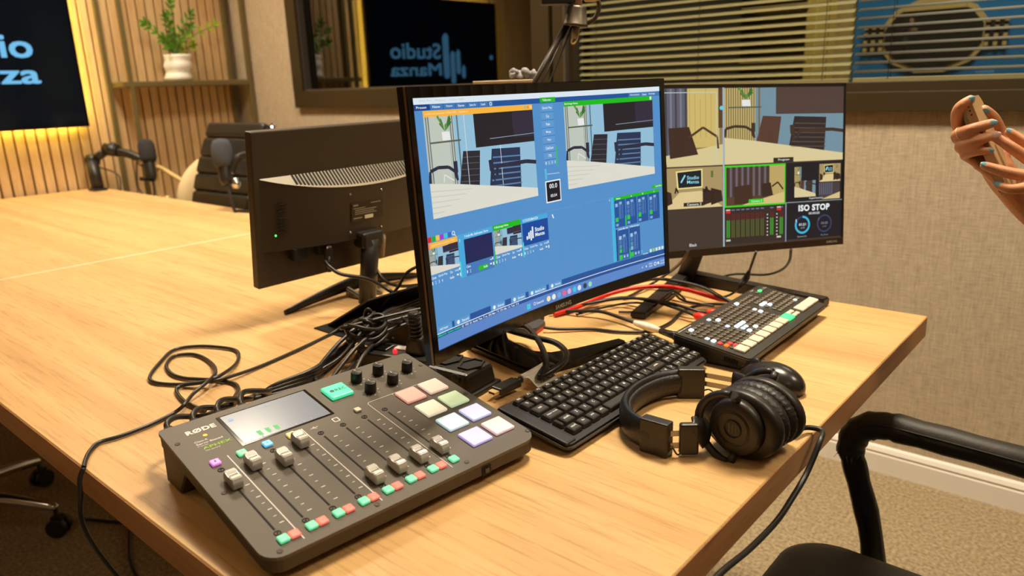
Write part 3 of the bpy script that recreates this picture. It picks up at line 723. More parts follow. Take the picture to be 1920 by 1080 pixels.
mb.use(mat('rec_dot', S(80, 100, 84), 0.6)); mb.lathe([(0, 0.0053), (0.0032, 0.0053)], 12, T(-0.0075, 0, 0)); mb.build('record_lettering', None, o)
kn = None
for (u, v) in KN:
    if kn is None:
        kn = MB().lathe([(0.0072, 0), (0.0078, 0.001), (0.0074, 0.014), (0.0069, 0.0148), (0.0060, 0.0142), (0, 0.0140)], 24).build('knob', BLACK, mixer, M=tp(u, v))
        MB().box((0, 0.0045, 0.0146), (0.0008, 0.004, 0.0006)).build('pointer', PRINT, kn)
    else: inst(kn.children[0], inst(kn, mixer, tp(u, v)), Matrix.Identity(4))
scr = None
for (u, v) in ((0.0086, 0.2356), (0.0126, 0.1213), (0.0165, 0.0083), (0.1246, 0.0098), (0.2455, 0.0110), (0.3467, 0.0158), (0.3440, 0.2300), (0.3440, 0.1300)):
    if scr is None: scr = MB().lathe([(0.0026, 0.0001), (0.0030, 0.0005), (0.0024, 0.0004), (0.0012, 0.0001), (0, 0.0001)], 10).build('screw', CONSD, mixer, M=tp(u, v))
    else: inst(scr, mixer, tp(u, v))
mb = MB(); mb.use(dark).box((0.2655, 0.0030, 0.0165), (0.013, 0.006, 0.011)); mb.use(CHAR).box((0.2655, 0.0015, 0.0165), (0.006, 0.006, 0.005)); mb.build('front_socket', None, mixer)
for i, u in enumerate((0.022, 0.053, 0.084, 0.117)):
    MB().cyl((u, MD-0.003, 0.044), (u, MD+0.006, 0.044), 0.013, 16).build('rear_socket', BLACK, mixer)

# ================================================================== keyboard
KB = (-0.4924, 0.6558, 1.5722, 0.105, 0.7661-0.75)
KM = T(-0.4924, 0.6558, TZ+0.0165) @ RZ(1.5722) @ RX(0.15)
kb = thing('keyboard', 'black compact keyboard with white key legends, between mixer and switcher', 'keyboard', M=KM)
KW, KD = 0.372, 0.1215
mb = MB(); pf = [(0, 0), (KW, 0), (KW, KD), (0, KD)]
mb.prism(rrect(0.0, -0.002, KW, KD, 0.010, 4, (0.010, 0.008, 0.008, 0.012)), -0.011, -0.002)
bmesh.ops.bevel(mb.bm, geom=[e for e in mb.bm.edges if abs(e.verts[0].co.z-e.verts[1].co.z) < 1e-6], offset=0.003, segments=2, affect='EDGES')
mb.build('case', BLACK, kb)
MB().box((0.012, KD/2, -0.002), (0.020, KD-0.006, 0.005), bev=0.0025).build('side_strip', BLACK, kb)
keys = {}; leg = MB(); KEYM = mat('key_black', S(52, 46, 38), 0.40, bump=0.04, bscale=1500)
def key(u, v, w, d, txt=None, h=0.0065):
    k = (round(w, 4), round(d, 4))
    M = T(u, v, -0.002)
    if k not in keys:
        keys[k] = MB().box((0, 0, h/2), (w-0.0014, d-0.0014, h), bev=0.0012, seg=1, taper=(1-0.0050/w, 1-0.0050/d)).build('key', KEYM, kb, M=M)
    else: inst(keys[k], kb, M)
    if txt:
        hh = 0.0044 if len(txt) == 1 else 0.0034; ww = min(0.0034*len(txt) if len(txt) == 1 else 0.0024*len(txt), w*0.66)
        fit_text(leg, txt, hh, ww, lambda a, b: V((u-ww/2+a, v-hh/2+b+0.0008, h-0.0018)), 0.015)
P = 0.01935; x0 = 0.0255; RV = {'f': 0.1085, 'n': 0.0945, 't': 0.0762, 'c': 0.0570, 's': 0.0378, 'b': 0.0190}
for i, tx in enumerate(['esc'] + ['F%d' % j for j in range(1, 13)]): key(x0+0.0095+i*0.02075, RV['f'], 0.0198, 0.0125, tx)
for i, tx in enumerate('`1234567890-='): key(x0+P/2+i*P, RV['n'], P, 0.0188, tx)
key(x0+13*P+0.0075, RV['n'], 0.0150, 0.0188, '<')
key(x0+0.014, RV['t'], 0.028, P, 'tab')
for i, tx in enumerate('QWERTYUIOP[]'): key(x0+0.028+P/2+i*P, RV['t'], P, P, tx)
key(x0+0.028+12*P+0.0045, RV['t'], 0.0095, P)
key(x0+0.0165, RV['c'], 0.033, P, 'caps lock')
for i, tx in enumerate("ASDFGHJKL;'"): key(x0+0.033+P/2+i*P, RV['c'], P, P, tx)
key(x0+0.033+11*P+0.0115, RV['c'], 0.0235, P, 'enter')
key(x0+0.0215, RV['s'], 0.024, P, 'shift'); key(x0+0.0045, RV['s'], 0.0095, P)
for i, tx in enumerate('ZXCVBNM,./'): key(x0+0.0335+P/2+i*P, RV['s'], P, P, tx)
key(x0+0.0335+10*P+0.0205, RV['s'], 0.0410, P, 'shift')
bx = x0
for wd, tx in ((0.022, 'ctrl'), (0.0205, 'fn'), (0.0205, 'win'), (0.0205, 'alt'), (0.092, None), (0.0205, 'alt'), (0.0205, 'ctrl'), (0.0195, '<'), (0.0195, 'v'), (0.0133, '>')):
    key(bx+wd/2, RV['b'], wd, P, tx); bx += wd
nx = 0.2985
for i, tx in enumerate(('ins', 'del', 'num', '-')): key(nx+0.0095+i*0.0180, RV['f'], 0.0172, 0.0125, tx)
for r, row in (('n', '789+'), ('t', '456*'), ('c', '123/')):
    for i, tx in enumerate(row): key(nx+0.0090+i*0.0180, RV[r], 0.0180, 0.0188, tx)
for r, row in (('s', ('home', '0', '.', 'ent')), ('b', ('end', '^', '00', 'pg'))):
    for i, tx in enumerate(row): key(nx+0.0090+i*0.0180, RV[r], 0.0180, P, tx)
leg.build('key_legend', PRINT, kb)
for x in (0.05, KW-0.05): MB().box((x, KD-0.012, -0.019), (0.030, 0.006, 0.020), rot=RX(-0.15), bev=0.001).build('tilt_foot', BLACK, kb)
for x in (0.05, KW-0.05): MB().box((x, 0.012, -0.0135), (0.02, 0.008, 0.005)).build('rubber_pad', RUB, kb)

# ================================================================== video switcher
AM = T(-0.4275, 1.0341, TZ+0.025) @ RZ(1.5874) @ RX(0.1317)
sw = thing('video_switcher', 'black video switcher covered in small glowing buttons, beside the keyboard', 'switcher', M=AM)
AW, AD = 0.3565, 0.134
mb = MB(); mb.prism(rrect(0, -0.002, AW, AD, 0.008, 4), -0.008, 0.0)
bmesh.ops.bevel(mb.bm, geom=[e for e in mb.bm.edges if e.verts[0].co.z > -1e-5 and e.verts[1].co.z > -1e-5], offset=0.002, segments=2, affect='EDGES')
mb.build('top_panel', mat('switcher_top', S(52, 47, 40), 0.5, bump=0.05, bscale=1500), sw)
mb = MB()
a_ = [(x, y, -0.0075) for x, y in rrect(0.001, -0.001, AW-0.001, AD-0.001, 0.007, 4)]
b_ = [(x, y, -0.021-0.1317*y) for x, y in rrect(0.006, 0.008, AW-0.006, AD-0.004, 0.007, 4)]
loft([a_, b_]); mb.build('housing', BLACKM, sw)
for x in (0.03, AW-0.03):
    for y in (0.025, AD-0.02): MB().cyl((x, y, -0.026-0.1317*y), (x, y, -0.018-0.1317*y), 0.008, 10).build('rubber_foot', RUB, sw)
src = None
for i in range(8):
    M = T(0.0005, 0.020+i*0.0028, -0.0125)
    if src is None: src = MB().box((0, 0, 0), (0.004, 0.0014, 0.010)).build('vent_slot', dark, sw, M=M)
    else: inst(src, sw, M)
BTM = mat('button_clear', S(122, 110, 92), 0.45); BIG = mat('button_cream', S(226, 210, 184), 0.4, em=S(200, 180, 150), es=0.10)
WL = mat('button_white_lit', S(225, 240, 250), 0.4, em=(0.80, 0.95, 1.0, 1), es=2.6)
WD = mat('button_white_dim', S(190, 205, 215), 0.4, em=(0.55, 0.72, 0.85, 1), es=0.7)
GL = mat('button_green_lit', S(60, 230, 120), 0.4, em=(0.06, 1.0, 0.22, 1), es=1.3)
RL = mat('button_red_lit', S(255, 70, 30), 0.4, em=(1.0, 0.13, 0.01, 1), es=1.8)
RD = mat('button_red_dim', S(200, 60, 60), 0.4, em=(0.8, 0.06, 0.05, 1), es=0.7)
proto = {}
def btn(u, v, m, w=0.0084, d=0.0072, nm='button', h=0.0030):
    k = (m.name, w, d); M = T(u, v, 0)
    if k not in proto:
        if m is BTM:
            mb = MB(); mb.use(BTM).box((0, 0, h/2), (w, d, h), bev=0.0012, seg=1); mb.use(dark).box((0, 0.0008, h), (w*0.42, d*0.30, 0.0004)); proto[k] = mb.build(nm, None, sw, M=M)
        else: proto[k] = MB().box((0, 0, h/2), (w, d, h), bev=0.0012, seg=1).build(nm, m, sw, M=M)
    else: inst(proto[k], sw, M)
for u in (0.0252, 0.0534, 0.0816, 0.1100, 0.1384, 0.1666, 0.1946): btn(u, 0.0245, BIG, 0.0226, 0.0185, 'source_button', 0.0045)
btn(0.2225, 0.0242, GL, 0.0235, 0.0185, 'source_button', 0.005)
for u in (0.2860, 0.3152, 0.3440): btn(u, 0.0240, BIG, 0.0262, 0.0185, 'transition_button', 0.005)
for u in (0.2465, 0.2590):
    for v in (0.0205, 0.0310): btn(u, v, BIG, 0.0095, 0.0085, 'arrow_button')
lit = {}
def L_(u, v, m): lit[(round(u, 4), round(v, 4))] = m
litpts = [(0.0200, 0.0717, WL), (0.0317, 0.1136, WL), (0.1129, 0.1037, WL), (0.2174, 0.1124, WL), (0.1105, 0.0719, WL), (0.1225, 0.0719, WL), (0.1345, 0.0719, WL), (0.1118, 0.0485, WL), (0.1413, 0.0491, WL), (0.2187, 0.0723, WL), (0.2242, 0.0500, WL), (0.2540, 0.0840, WL), (0.2660, 0.0750, WL), (0.3352, 0.0408, WL), (0.3424, 0.1036, WL), (0.3330, 0.1080, WL), (0.0173, 0.0480, RL), (0.0100, 0.0585, RD), (0.0250, 0.0585, RD), (0.0330, 0.0440, RD), (0.0265, 0.0800, WD), (0.0110, 0.0820, WD), (0.1010, 0.1130, WD), (0.1010, 0.0800, WD), (0.1130, 0.0590, WD), (0.1260, 0.0590, WD), (0.2080, 0.0800, WD), (0.2200, 0.0590, WD), (0.3250, 0.0480, WD), (0.3200, 0.1130, GL)]
rows = []
for v in (0.1160, 0.1045): rows += [(0.0205+0.0128*i, v) for i in range(5)]
for v in (0.1160, 0.1045): rows += [(0.0985+0.0128*i, v) for i in range(15)]
for v in (0.0930, 0.0810, 0.0700): rows += [(0.0205+0.0128*i, v) for i in range(16)]
for v in (0.0590, 0.0475, 0.0380): rows += [(0.0205+0.0128*i, v) for i in range(16) ]
for v in (0.0930, 0.0820, 0.0720): rows += [(0.2480+0.0128*i, v) for i in range(8)]
for v in (0.0580, 0.0480): rows += [(0.2480+0.0128*i, v) for i in range(8)]
rows += [(0.3060+0.0128*i, 0.1150) for i in range(4)]
for (u, v) in rows:
    m = BTM
    for (a, b, mm) in litpts:
        if abs(a-u) < 0.0068 and abs(b-v) < 0.0062: m = mm; break
    btn(u, v, m)
mb = MB(); fit_text(mb, 'Blackmagic', 0.0028, 0.026, lambda a, b: V((0.010+a, 0.1255+b, 0.0003)), 0.01); fit_text(mb, 'Design', 0.0028, 0.016, lambda a, b: V((0.0385+a, 0.1255+b, 0.0003)), 0.01); fit_text(mb, 'ATEM', 0.0026, 0.013, lambda a, b: V((0.302+a, 0.1255+b, 0.0003)))
mb.build('panel_print', PRINT, sw)
for u in (0.02, 0.055, 0.09, 0.13, 0.17, 0.21, 0.25, 0.30): MB().box((u, AD, -0.012), (0.016, 0.006, 0.009)).build('rear_socket', STEEL, sw)

# ================================================================== monitors
class Disp:
    """flat picture content of a screen: coloured pieces at (s,t), t down, on the screen surface"""
    def __init__(s, fn): s.fn = fn; s.mb = MB(); s.k = 1.0
    def col(s, c):
        s.mb.use(emis(S(*c), s.k)); return s
    def poly(s, pts, c, ly=1):
        s.col(c); s.mb._face([s.mb.bm.verts.new(s.fn(a, b, ly)) for a, b in pts]); return s
    def rect(s, s0, t0, s1, t1, c, ly=1):
        n = max(1, int(abs(s1-s0)/0.06))
        for i in range(n):
            a = s0+(s1-s0)*i/n; b = s0+(s1-s0)*(i+1)/n
            s.poly([(a, t1), (b, t1), (b, t0), (a, t0)], c, ly)
        return s
    def line(s, pts, w, c, ly=3, asp=1.78):
        for (a, b), (d, e) in zip(pts, pts[1:]):
            dx, dy = (d-a)*asp, e-b; L = math.hypot(dx, dy) or 1; nx, ny = -dy/L*w/2, dx/L*w/2
            s.poly([(a+nx/asp, b+ny), (a-nx/asp, b-ny), (d-nx/asp, e-ny), (d+nx/asp, e+ny)], c, ly)
        return s
    def text(s, txt, s0, t0, s1, t1, c, ly=4, bold=0.015):
        s.col(c); fit_text(s.mb, txt, t1-t0, s1-s0, lambda a, b: s.fn(s0+a, t1-b, ly), bold); return s
    def ring(s, cs, ct, r, w, c, a0=0, a1=360, ly=4, asp=1.69):
        n = 28; s.col(c)
        P = [math.radians(a0+(a1-a0)*i/n) for i in range(n+1)]
        for a, b in zip(P, P[1:]):
            s.mb._face([s.mb.bm.verts.new(s.fn(cs+q*math.sin(g)/asp, ct-q*math.cos(g), ly)) for q, g in ((r, a), (r, b), (r-w, b), (r-w, a))])
        return s
def studio_pic(D, s0, t0, s1, t1, warm=False, lines=False, ly=2):
    X = lambda x: s0+(s1-s0)*x; Y = lambda y: t0+(t1-t0)*y
    R = lambda a, b, c, d, col, l=0: D.rect(X(a), Y(b), X(c), Y(d), col, ly+l)
    PG = lambda pts, col, l=0: D.poly([(X(a), Y(b)) for a, b in pts], col, ly+l)
    wallc = (120, 150, 165) if warm else (150, 196, 222); tabc = (226, 210, 160) if warm else (226, 226, 212)
    woodc = (205, 185, 120) if warm else (196, 204, 192); dk = (70, 52, 42) if warm else (40, 44, 66); gap = (128, 108, 66) if warm else (92, 108, 110)
    R(0, 0, 1, 1, wallc); R(0, 0, 0.25, 0.72, woodc, 1)
    for i in range(13): R(0.012+i*0.0185, 0, 0.0205+i*0.0185, 0.71, gap, 2)
    R(0.275, 0, 0.288, 0.70, (96, 120, 130) if not warm else (120, 104, 76), 2)
    R(0.03, 0.245, 0.30, 0.262, (88, 96, 80), 3)
    PG([(0.14, 0.155), (0.205, 0.155), (0.212, 0.24), (0.143, 0.24)], (238, 238, 238), 3)
    for a in range(7):
        x = 0.172+0.052*math.cos(a*0.9+0.4); y = 0.05+0.05*math.sin(a*1.7)
        PG([(0.168, 0.15), (x-0.014, y), (x, y-0.02), (x+0.012, y+0.02)], (96, 150, 70) if a % 2 else (60, 116, 50), 3+a % 2)
    if warm: PG([(0.42, 0), (0.42, 0.35), (1, 0.36), (1, 0)], (84, 66, 60), 1)
    else:
        PG([(0.43, 0), (0.432, 0.352), (1, 0.357), (1, 0)], (34, 32, 40), 1); PG([(0.475, 0.02), (0.478, 0.285), (1, 0.295), (1, 0.0)], (48, 44, 62), 2)
        PG([(0.475, 0.272), (1, 0.262), (1, 0.268), (0.475, 0.279)], (150, 170, 190), 3); PG([(0.475, 0.0), (0.483, 0.0), (0.486, 0.27), (0.478, 0.27)], (120, 150, 130), 3)
        PG([(0.52, 0.08), (0.64, 0.08), (0.64, 0.2), (0.52, 0.2)], (40, 40, 92), 3)
    PG([(0.312, 0.37), (0.465, 0.385), (0.436, 0.76), (0.258, 0.71)], (92, 62, 50) if warm else (40, 40, 48), 2)
    if not warm:
        for k in range(5): PG([(0.305-k*0.009, 0.43+k*0.062), (0.458-k*0.006, 0.445+k*0.064), (0.458-k*0.006, 0.450+k*0.064), (0.305-k*0.009, 0.436+k*0.062)], (92, 98, 116), 3)
    PG([(0.575, 0.385), (0.85, 0.405), (0.835, 0.865), (0.53, 0.80)], (52, 44, 44) if warm else (36, 52, 82), 2)
    for k in range(6): PG([(0.578-k*0.006, 0.47+k*0.062), (0.845, 0.49+k*0.062), (0.845, 0.505+k*0.062), (0.578-k*0.006, 0.487+k*0.062)], (92, 74, 62) if warm else (92, 130, 172), 3)
    PG([(0, 0.645), (0.25, 0.70), (1, 0.905), (1, 1), (0, 1)], tabc, 3)
    if not warm:
        for k in range(5): PG([(0, 0.72+k*0.055), (0.6, 0.80+k*0.04), (0.6, 0.806+k*0.04), (0, 0.732+k*0.055)], (210, 208, 200), 4)
    m = lambda pts, w_, c=dk: D.line([(X(a), Y(b)) for a, b in pts], w_*(t1-t0), c, ly+5)
    m([(0.0, 0.645), (0.01, 0.53), (0.08, 0.50), (0.17, 0.51), (0.22, 0.56), (0.235, 0.64)], 0.035)
    m([(0.232, 0.46), (0.232, 0.58)], 0.065); m([(0.235, 0.58), (0.24, 0.66)], 0.035)
    m([(0.555, 0.50), (0.56, 0.62)], 0.075); m([(0.565, 0.60), (0.57, 0.71)], 0.045); m([(0.605, 0.68), (0.615, 0.58), (0.90, 0.575), (1.0, 0.60)], 0.045)
    if not warm: m([(0.12, 0.66), (0.13, 0.58), (0.21, 0.655)], 0.012, (235, 235, 225)); m([(0.575, 0.71), (0.585, 0.74)], 0.02)
    if lines:
        m([(0.343, 0.0), (0.343, 0.73)], 0.007, (225, 235, 240)); m([(0.657, 0.0), (0.657, 0.82)], 0.007, (235, 240, 240))
def curved_shell(W, H, R, bw, dep, tilt0=0):
    pass

# ---- front curved monitor
FW, FH, FRAD = 0.548, 0.326, 1.8
def mon_matrix(x, y, z, yaw, tilt, roll=0):
    n = V((math.cos(yaw), math.sin(yaw), 0)); up = V((0, 0, 1)); right = (-n).cross(up)
    uv = up*math.cos(tilt)-n*math.sin(tilt)
    if roll: right, uv = right*math.cos(roll)+uv*math.sin(roll), uv*math.cos(roll)-right*math.sin(roll)
    return frame((x, y, z), right, uv)
FM = mon_matrix(-0.638, 0.8385, 0.903, -0.0215, 0.060)
mon = thing('curved_monitor', 'large curved black monitor in front, showing blue live production software', 'monitor', M=FM)
def cz(u): return FRAD-math.sqrt(FRAD*FRAD-u*u)
def strip_mesh(W, v0, v1, zf, zb, n=24, m0=None):
    mb = MB()
    A = []
    for i in range(n+1):
        u = -W/2+W*i/n
        A.append([mb.bm.verts.new(V((u, v, cz(u)+z))) for v, z in ((v0, zf), (v1, zf), (v1, zb(u) if callable(zb) else zb), (v0, zb(u) if callable(zb) else zb))])
    for a, b in zip(A, A[1:]):
        for j in range(4): mb._face((a[j], b[j], b[(j+1) % 4], a[(j+1) % 4]))
    mb._face(A[0]); mb._face(A[-1][::-1]); return mb
# bezel front ring (four curved strips), shell behind
SB, ST = 0.0160, 0.313
strip_mesh(FW, 0, FH, -0.0035, lambda u: -0.014-0.030*max(0, 1-(u/0.25)**2)**0.6).build('back_shell', BLACKG, mon)
strip_mesh(FW-0.002, 0.0005, SB, 0.0015, -0.004).build('lower_bezel', BLACKG, mon)
strip_mesh(FW-0.002, ST, FH-0.0005, 0.0015, -0.004).build('upper_bezel', BLACKG, mon)
for sg in (-1, 1):
    u0 = sg*0.2640; u1 = sg*0.273
    MB().box(((u0+u1)/2, (SB+ST)/2, cz(0.268)-0.0012), (0.009, ST-SB, 0.0054), rot=RY(-sg*0.148)).build('side_bezel', BLACKG, mon)
MB().box((-0.2742, FH/2, cz(0.274)-0.001), (0.0012, FH, 0.0035), bev=0.0004, seg=1).build('edge_trim', mat('trim_bronze', S(150, 122, 92), 0.25, 0.8), mon)
MB().box((0, FH+0.0002, 0.004), (FW*0.9, 0.0006, 0.004)).build('top_trim', BLACKG, mon)
SWd, SHt = 0.528, 0.297
def fs(s, t, ly=1):
    u = (s-0.5)*SWd; a = u/FRAD
    return V((FRAD*math.sin(a), SB+(1-t)*SHt, FRAD*(1-math.cos(a))-0.0008+ly*0.00012))
D = Disp(fs); D.k = 0.92
BG = (84, 148, 208); DK = (28, 86, 158); MD_ = (66, 124, 188); LT = (96, 158, 214); WH = (240, 246, 250); ORG = (255, 186, 66); GRN = (22, 190, 30); CY = (70, 172, 226); NAVY = (22, 34, 88)
D.rect(0, 0, 1, 1, BG, 0)
D.rect(0, 0, 1, 0.024, (226, 240, 250)); D.text('vMix Pro - Project - 1920x1080', 0.02, 0.007, 0.175, 0.017, (190, 205, 190), 2, 0)
D.rect(0, 0.024, 1, 0.047, DK); D.rect(0, 0.024, 0.055, 0.047, (14, 66, 136), 2)
for i, (a, b, tx) in enumerate(((0.056, 0.1, 'New'), (0.102, 0.142, 'Open'), (0.144, 0.184, 'Save'), (0.186, 0.226, 'Save As'), (0.228, 0.262, 'Last'), (0.264, 0.280, ''))):
    D.rect(a, 0.025, b, 0.046, MD_, 2)
    if tx: D.text(tx, a+0.008, 0.031, b-0.010, 0.040, WH)
    else: D.ring(0.272, 0.036, 0.008, 0.003, WH)
D.text('Preset', 0.010, 0.031, 0.044, 0.040, WH)
D.rect(0.855, 0.025, 0.998, 0.046, MD_, 2)
for a, b, tx in ((0.862, 0.905, 'Overlays'), (0.918, 0.938, 'Stats'), (0.948, 0.978, 'Settings')): D.text(tx, a, 0.031, b, 0.041, WH)
# preview and program
D.rect(0.030, 0.049, 0.433, 0.073, ORG, 2); D.text('studio-cam-preview 1920x1080 - Camera 3', 0.036, 0.056, 0.185, 0.067, (255, 224, 170), 4, 0.01)
for i, c in enumerate(((150, 200, 160), (250, 150, 60), (255, 225, 150))): D.rect(0.40+i*0.011, 0.055, 0.408+i*0.011, 0.066, c, 4)
studio_pic(D, 0.030, 0.073, 0.433, 0.468, lines=True); D.text('00.0', 0.191, 0.405, 0.270, 0.447, (250, 250, 250), 14, 0.01)
D.rect(0.564, 0.046, 0.965, 0.070, GRN, 2); D.text('Backstage Setup', 0.568, 0.053, 0.625, 0.064, WH); D.rect(0.952, 0.050, 0.960, 0.066, WH, 4)
studio_pic(D, 0.564, 0.070, 0.965, 0.467)
# middle column
D.rect(0.466, 0.022, 0.530, 0.044, GRN, 3); D.text('Fullscreen', 0.478, 0.028, 0.512, 0.038, WH)
for i, tx in enumerate(('Quick Play', 'Cut', 'Fade', 'Merge', 'Wipe', 'CubeZoom', 'FTB')):
    t = 0.053+i*0.0368; D.rect(0.468, t, 0.519, t+0.034, LT, 2); w_ = 0.004*len(tx); D.text(tx, 0.4935-w_/2, t+0.011, 0.4935+w_/2, t+0.024, WH)
    D.line([(0.468, t+0.035), (0.519, t+0.035)], 0.0018, DK, 3)
for i in range(4): D.rect(0.469+i*0.0128, 0.314, 0.4805+i*0.0128, 0.334, (104, 164, 216), 2); D.text(str(i+1), 0.4735+i*0.0128, 0.318, 0.4765+i*0.0128, 0.330, WH)
D.rect(0.5205, 0.248, 0.5245, 0.345, (40, 205, 60), 3); D.rect(0.467, 0.350, 0.475, 0.400, (90, 190, 235), 3); D.line([(0.476, 0.376), (0.530, 0.379)], 0.004, (170, 205, 235))
D.rect(0.466, 0.408, 0.531, 0.513, WH, 2); D.rect(0.470, 0.414, 0.527, 0.507, (18, 24, 36), 3); D.text('00.0', 0.482, 0.424, 0.515, 0.446, WH, 5); D.text('05:54', 0.485, 0.474, 0.512, 0.488, WH, 5)
# inputs
for i, c in enumerate(((226, 30, 36), (20, 180, 40), (250, 200, 80), (168, 60, 210), (70, 200, 225), (50, 108, 200))): D.rect(0.003+i*0.0142, 0.535, 0.0155+i*0.0142, 0.556, c, 2)
D.ring(0.0935, 0.543, 0.009, 0.003, WH); D.line([(0.097, 0.549), (0.101, 0.556)], 0.004, WH)
D.rect(0, 0.559, 0.106, 0.582, ORG, 2); D.rect(0, 0.559, 0.008, 0.582, (250, 130, 110), 3); D.text('studio-cam-preview 1920', 0.014, 0.566, 0.095, 0.576, (255, 226, 180)); studio_pic(D, 0.0, 0.582, 0.106, 0.686)
D.rect(0.108, 0.557, 0.238, 0.740, CY, 2); D.rect(0.1285, 0.582, 0.236, 0.688, NAVY, 3); D.text('2', 0.112, 0.575, 0.115, 0.587, WH); D.text('3 Audio Mix, Radiocaster, Stereo', 0.132, 0.564, 0.222, 0.576, WH)
D.rect(0.128, 0.689, 0.236, 0.740, MD_, 3)
D.rect(0.241, 0.556, 0.352, 0.581, GRN, 2); D.text('4 Backstage Setup', 0.246, 0.562, 0.302, 0.574, WH); studio_pic(D, 0.2425, 0.581, 0.352, 0.687)
D.rect(0.357, 0.557, 0.466, 0.581, CY, 2); D.text('5 STUDIOMANZA', 0.362, 0.563, 0.425, 0.575, WH); D.rect(0.358, 0.581, 0.466, 0.686, (0, 74, 160), 2)
D.text('Studio', 0.409, 0.612, 0.448, 0.633, WH, 4, 0.03); D.text('Manza', 0.409, 0.638, 0.449, 0.656, WH, 4, 0.03)
for a, b, c in ((0.396, 0.605, 0.660), (0.388, 0.622, 0.668), (0.380, 0.628, 0.658), (0.372, 0.644, 0.660)): D.rect(a, b, a+0.0062, c, WH, 4)
for (s0, hi, lo) in ((0.003, 0.106, CY), (0.130, 0.2385, GRN), (0.244, 0.3545, CY), (0.360, 0, None)):
    for j, tx in enumerate(('Close', 'Quick Play', 'Cut', 'Loop')):
        a = s0+(0, 0.024, 0.066, 0.084)[j]; D.text(tx, a, 0.694, a+(0.016, 0.032, 0.009, 0.014)[j], 0.705, WH)
    for j in range(4): D.text(str(j+1), s0+j*0.0115, 0.714, s0+0.003+j*0.0115, 0.727, WH)
    D.text('Audio', s0+0.062, 0.716, s0+0.078, 0.727, WH, 8); D.rect(s0+0.089, 0.715, s0+0.096, 0.722, WH, 4); D.rect(s0+0.1005, 0.714, s0+0.105, 0.728, WH, 4); D.rect(s0+0.099, 0.692, s0+0.103, 0.702, WH, 4)
    if lo: D.rect(hi, 0.668, hi+0.0045, 0.735, lo if lo != CY else (60, 225, 225), 5)
D.rect(0.174, 0.7125, 0.211, 0.732, GRN, 6)
# audio mixer block
D.rect(0.7515, 0.553, 0.7645, 0.900, (64, 190, 232), 2); D.text('x', 0.7435, 0.560, 0.7475, 0.570, WH)
D.line([(0.47, 0.552), (0.75, 0.552)], 0.0015, (100, 165, 220), 2)
D.rect(0.766, 0.5555, 0.985, 0.5725, GRN, 2); D.text('Master', 0.777, 0.560, 0.797, 0.569, WH); D.rect(0.948, 0.530, 1, 0.545, GRN, 2); D.text('Audio Mixer', 0.965, 0.533, 0.997, 0.542, WH)
for i in range(4):
    a = 0.767+i*0.0548; D.rect(a, 0.5725, a+0.0515, 0.719, DK, 2)
    if i: D.text('ABC'[i-1], a+0.024, 0.560, a+0.029, 0.569, WH)
    for k in range(4 if i else 1): D.rect(a+0.004, 0.590+k*0.022, a+0.016, 0.608+k*0.022, (150, 190, 225) if k == 0 else (76, 124, 184), 3)
    D.rect(a+0.003, 0.666, a+0.0165, 0.688, (50, 205, 70), 4); D.rect(a+0.022, 0.584, a+0.035, 0.598, (140, 180, 220), 4); D.line([(a+0.0285, 0.598), (a+0.0285, 0.676)], 0.0035, (110, 160, 214), 3)
    for k in range(9):
        for dx in (0.021, 0.036): D.rect(a+dx, 0.602+k*0.0085, a+dx+0.0022, 0.605+k*0.0085, (170, 205, 235), 4)
    D.rect(a+0.004, 0.698, a+0.016, 0.712, (130, 170, 215), 4)
    if i == 0: D.rect(a+0.048, 0.664, a+0.0530, 0.716, (40, 210, 60), 5)
D.rect(0.7685, 0.729, 0.7755, 0.900, (20, 60, 120), 3)
for i in range(2):
    a = 0.778+i*0.0545; D.rect(a, 0.737, a+0.0515, 0.900, DK, 2); D.text(('3 Audio Mix, Radi', '4 Backstage')[i], a+0.002, 0.726, a+0.048, 0.737, WH, 4)
    for k in range(4): D.rect(a+0.004, 0.768+k*0.024, a+0.016, 0.788+k*0.024, ((170, 205, 232), (76, 124, 184), (90, 150, 170), (50, 205, 70) if i == 0 else (140, 180, 220))[k], 3)
    D.rect(a+0.022, 0.764, a+0.035, 0.778, (140, 180, 220), 4); D.line([(a+0.0285, 0.778), (a+0.0285, 0.862)], 0.0035, (110, 160, 214), 3)
    for k in range(10):
        for dx in (0.021, 0.036): D.rect(a+dx, 0.782+k*0.0085, a+dx+0.0022, 0.785+k*0.0085, (170, 205, 235), 4)
    D.rect(a+0.002, 0.872, a+0.017, 0.897, (50, 205, 70), 4)
    for k in range(2): D.rect(a+0.020+k*0.015, 0.874, a+0.032+k*0.015, 0.895, (92, 142, 198), 4); D.text('MS'[k], a+0.024+k*0.015, 0.879, a+0.028+k*0.015, 0.890, WH, 6)
D.rect(0.829, 0.850, 0.8335, 0.905, (40, 210, 60), 5); D.rect(0.886, 0.875, 0.891, 0.892, (60, 200, 225), 5)
# bottom bars
D.rect(0, 0.904, 1, 0.931, DK, 1); D.rect(0, 0.931, 1, 0.9345, (232, 242, 250), 3); D.rect(0, 0.9345, 1, 0.950, (24, 82, 156), 1)
for a, b, tx in ((0.0, 0.058, 'Add Input'), (0.067, 0.126, 'Record'), (0.207, 0.265, 'External'), (0.290, 0.351, 'Stream'), (0.364, 0.441, 'MultiCorder'), (0.452, 0.509, 'PlayList')):
    D.rect(a, 0.904, b, 0.931, (92, 158, 214), 2)
    if a: D.ring(a+0.014, 0.918, 0.009, 0.009, WH); D.text(tx, a+0.028, 0.912, b-0.006, 0.924, WH)
    else: D.text(tx, 0.012, 0.912, 0.042, 0.924, WH)
D.text('1080p50.00  Updates Available', 0.003, 0.938, 0.088, 0.948, (60, 235, 110)); D.text('EX  VPID  EX  Render Time  71 ms  GPU Mem  7 %  CPU vMix  7 %  Total  10 %', 0.092, 0.938, 0.320, 0.948, WH)
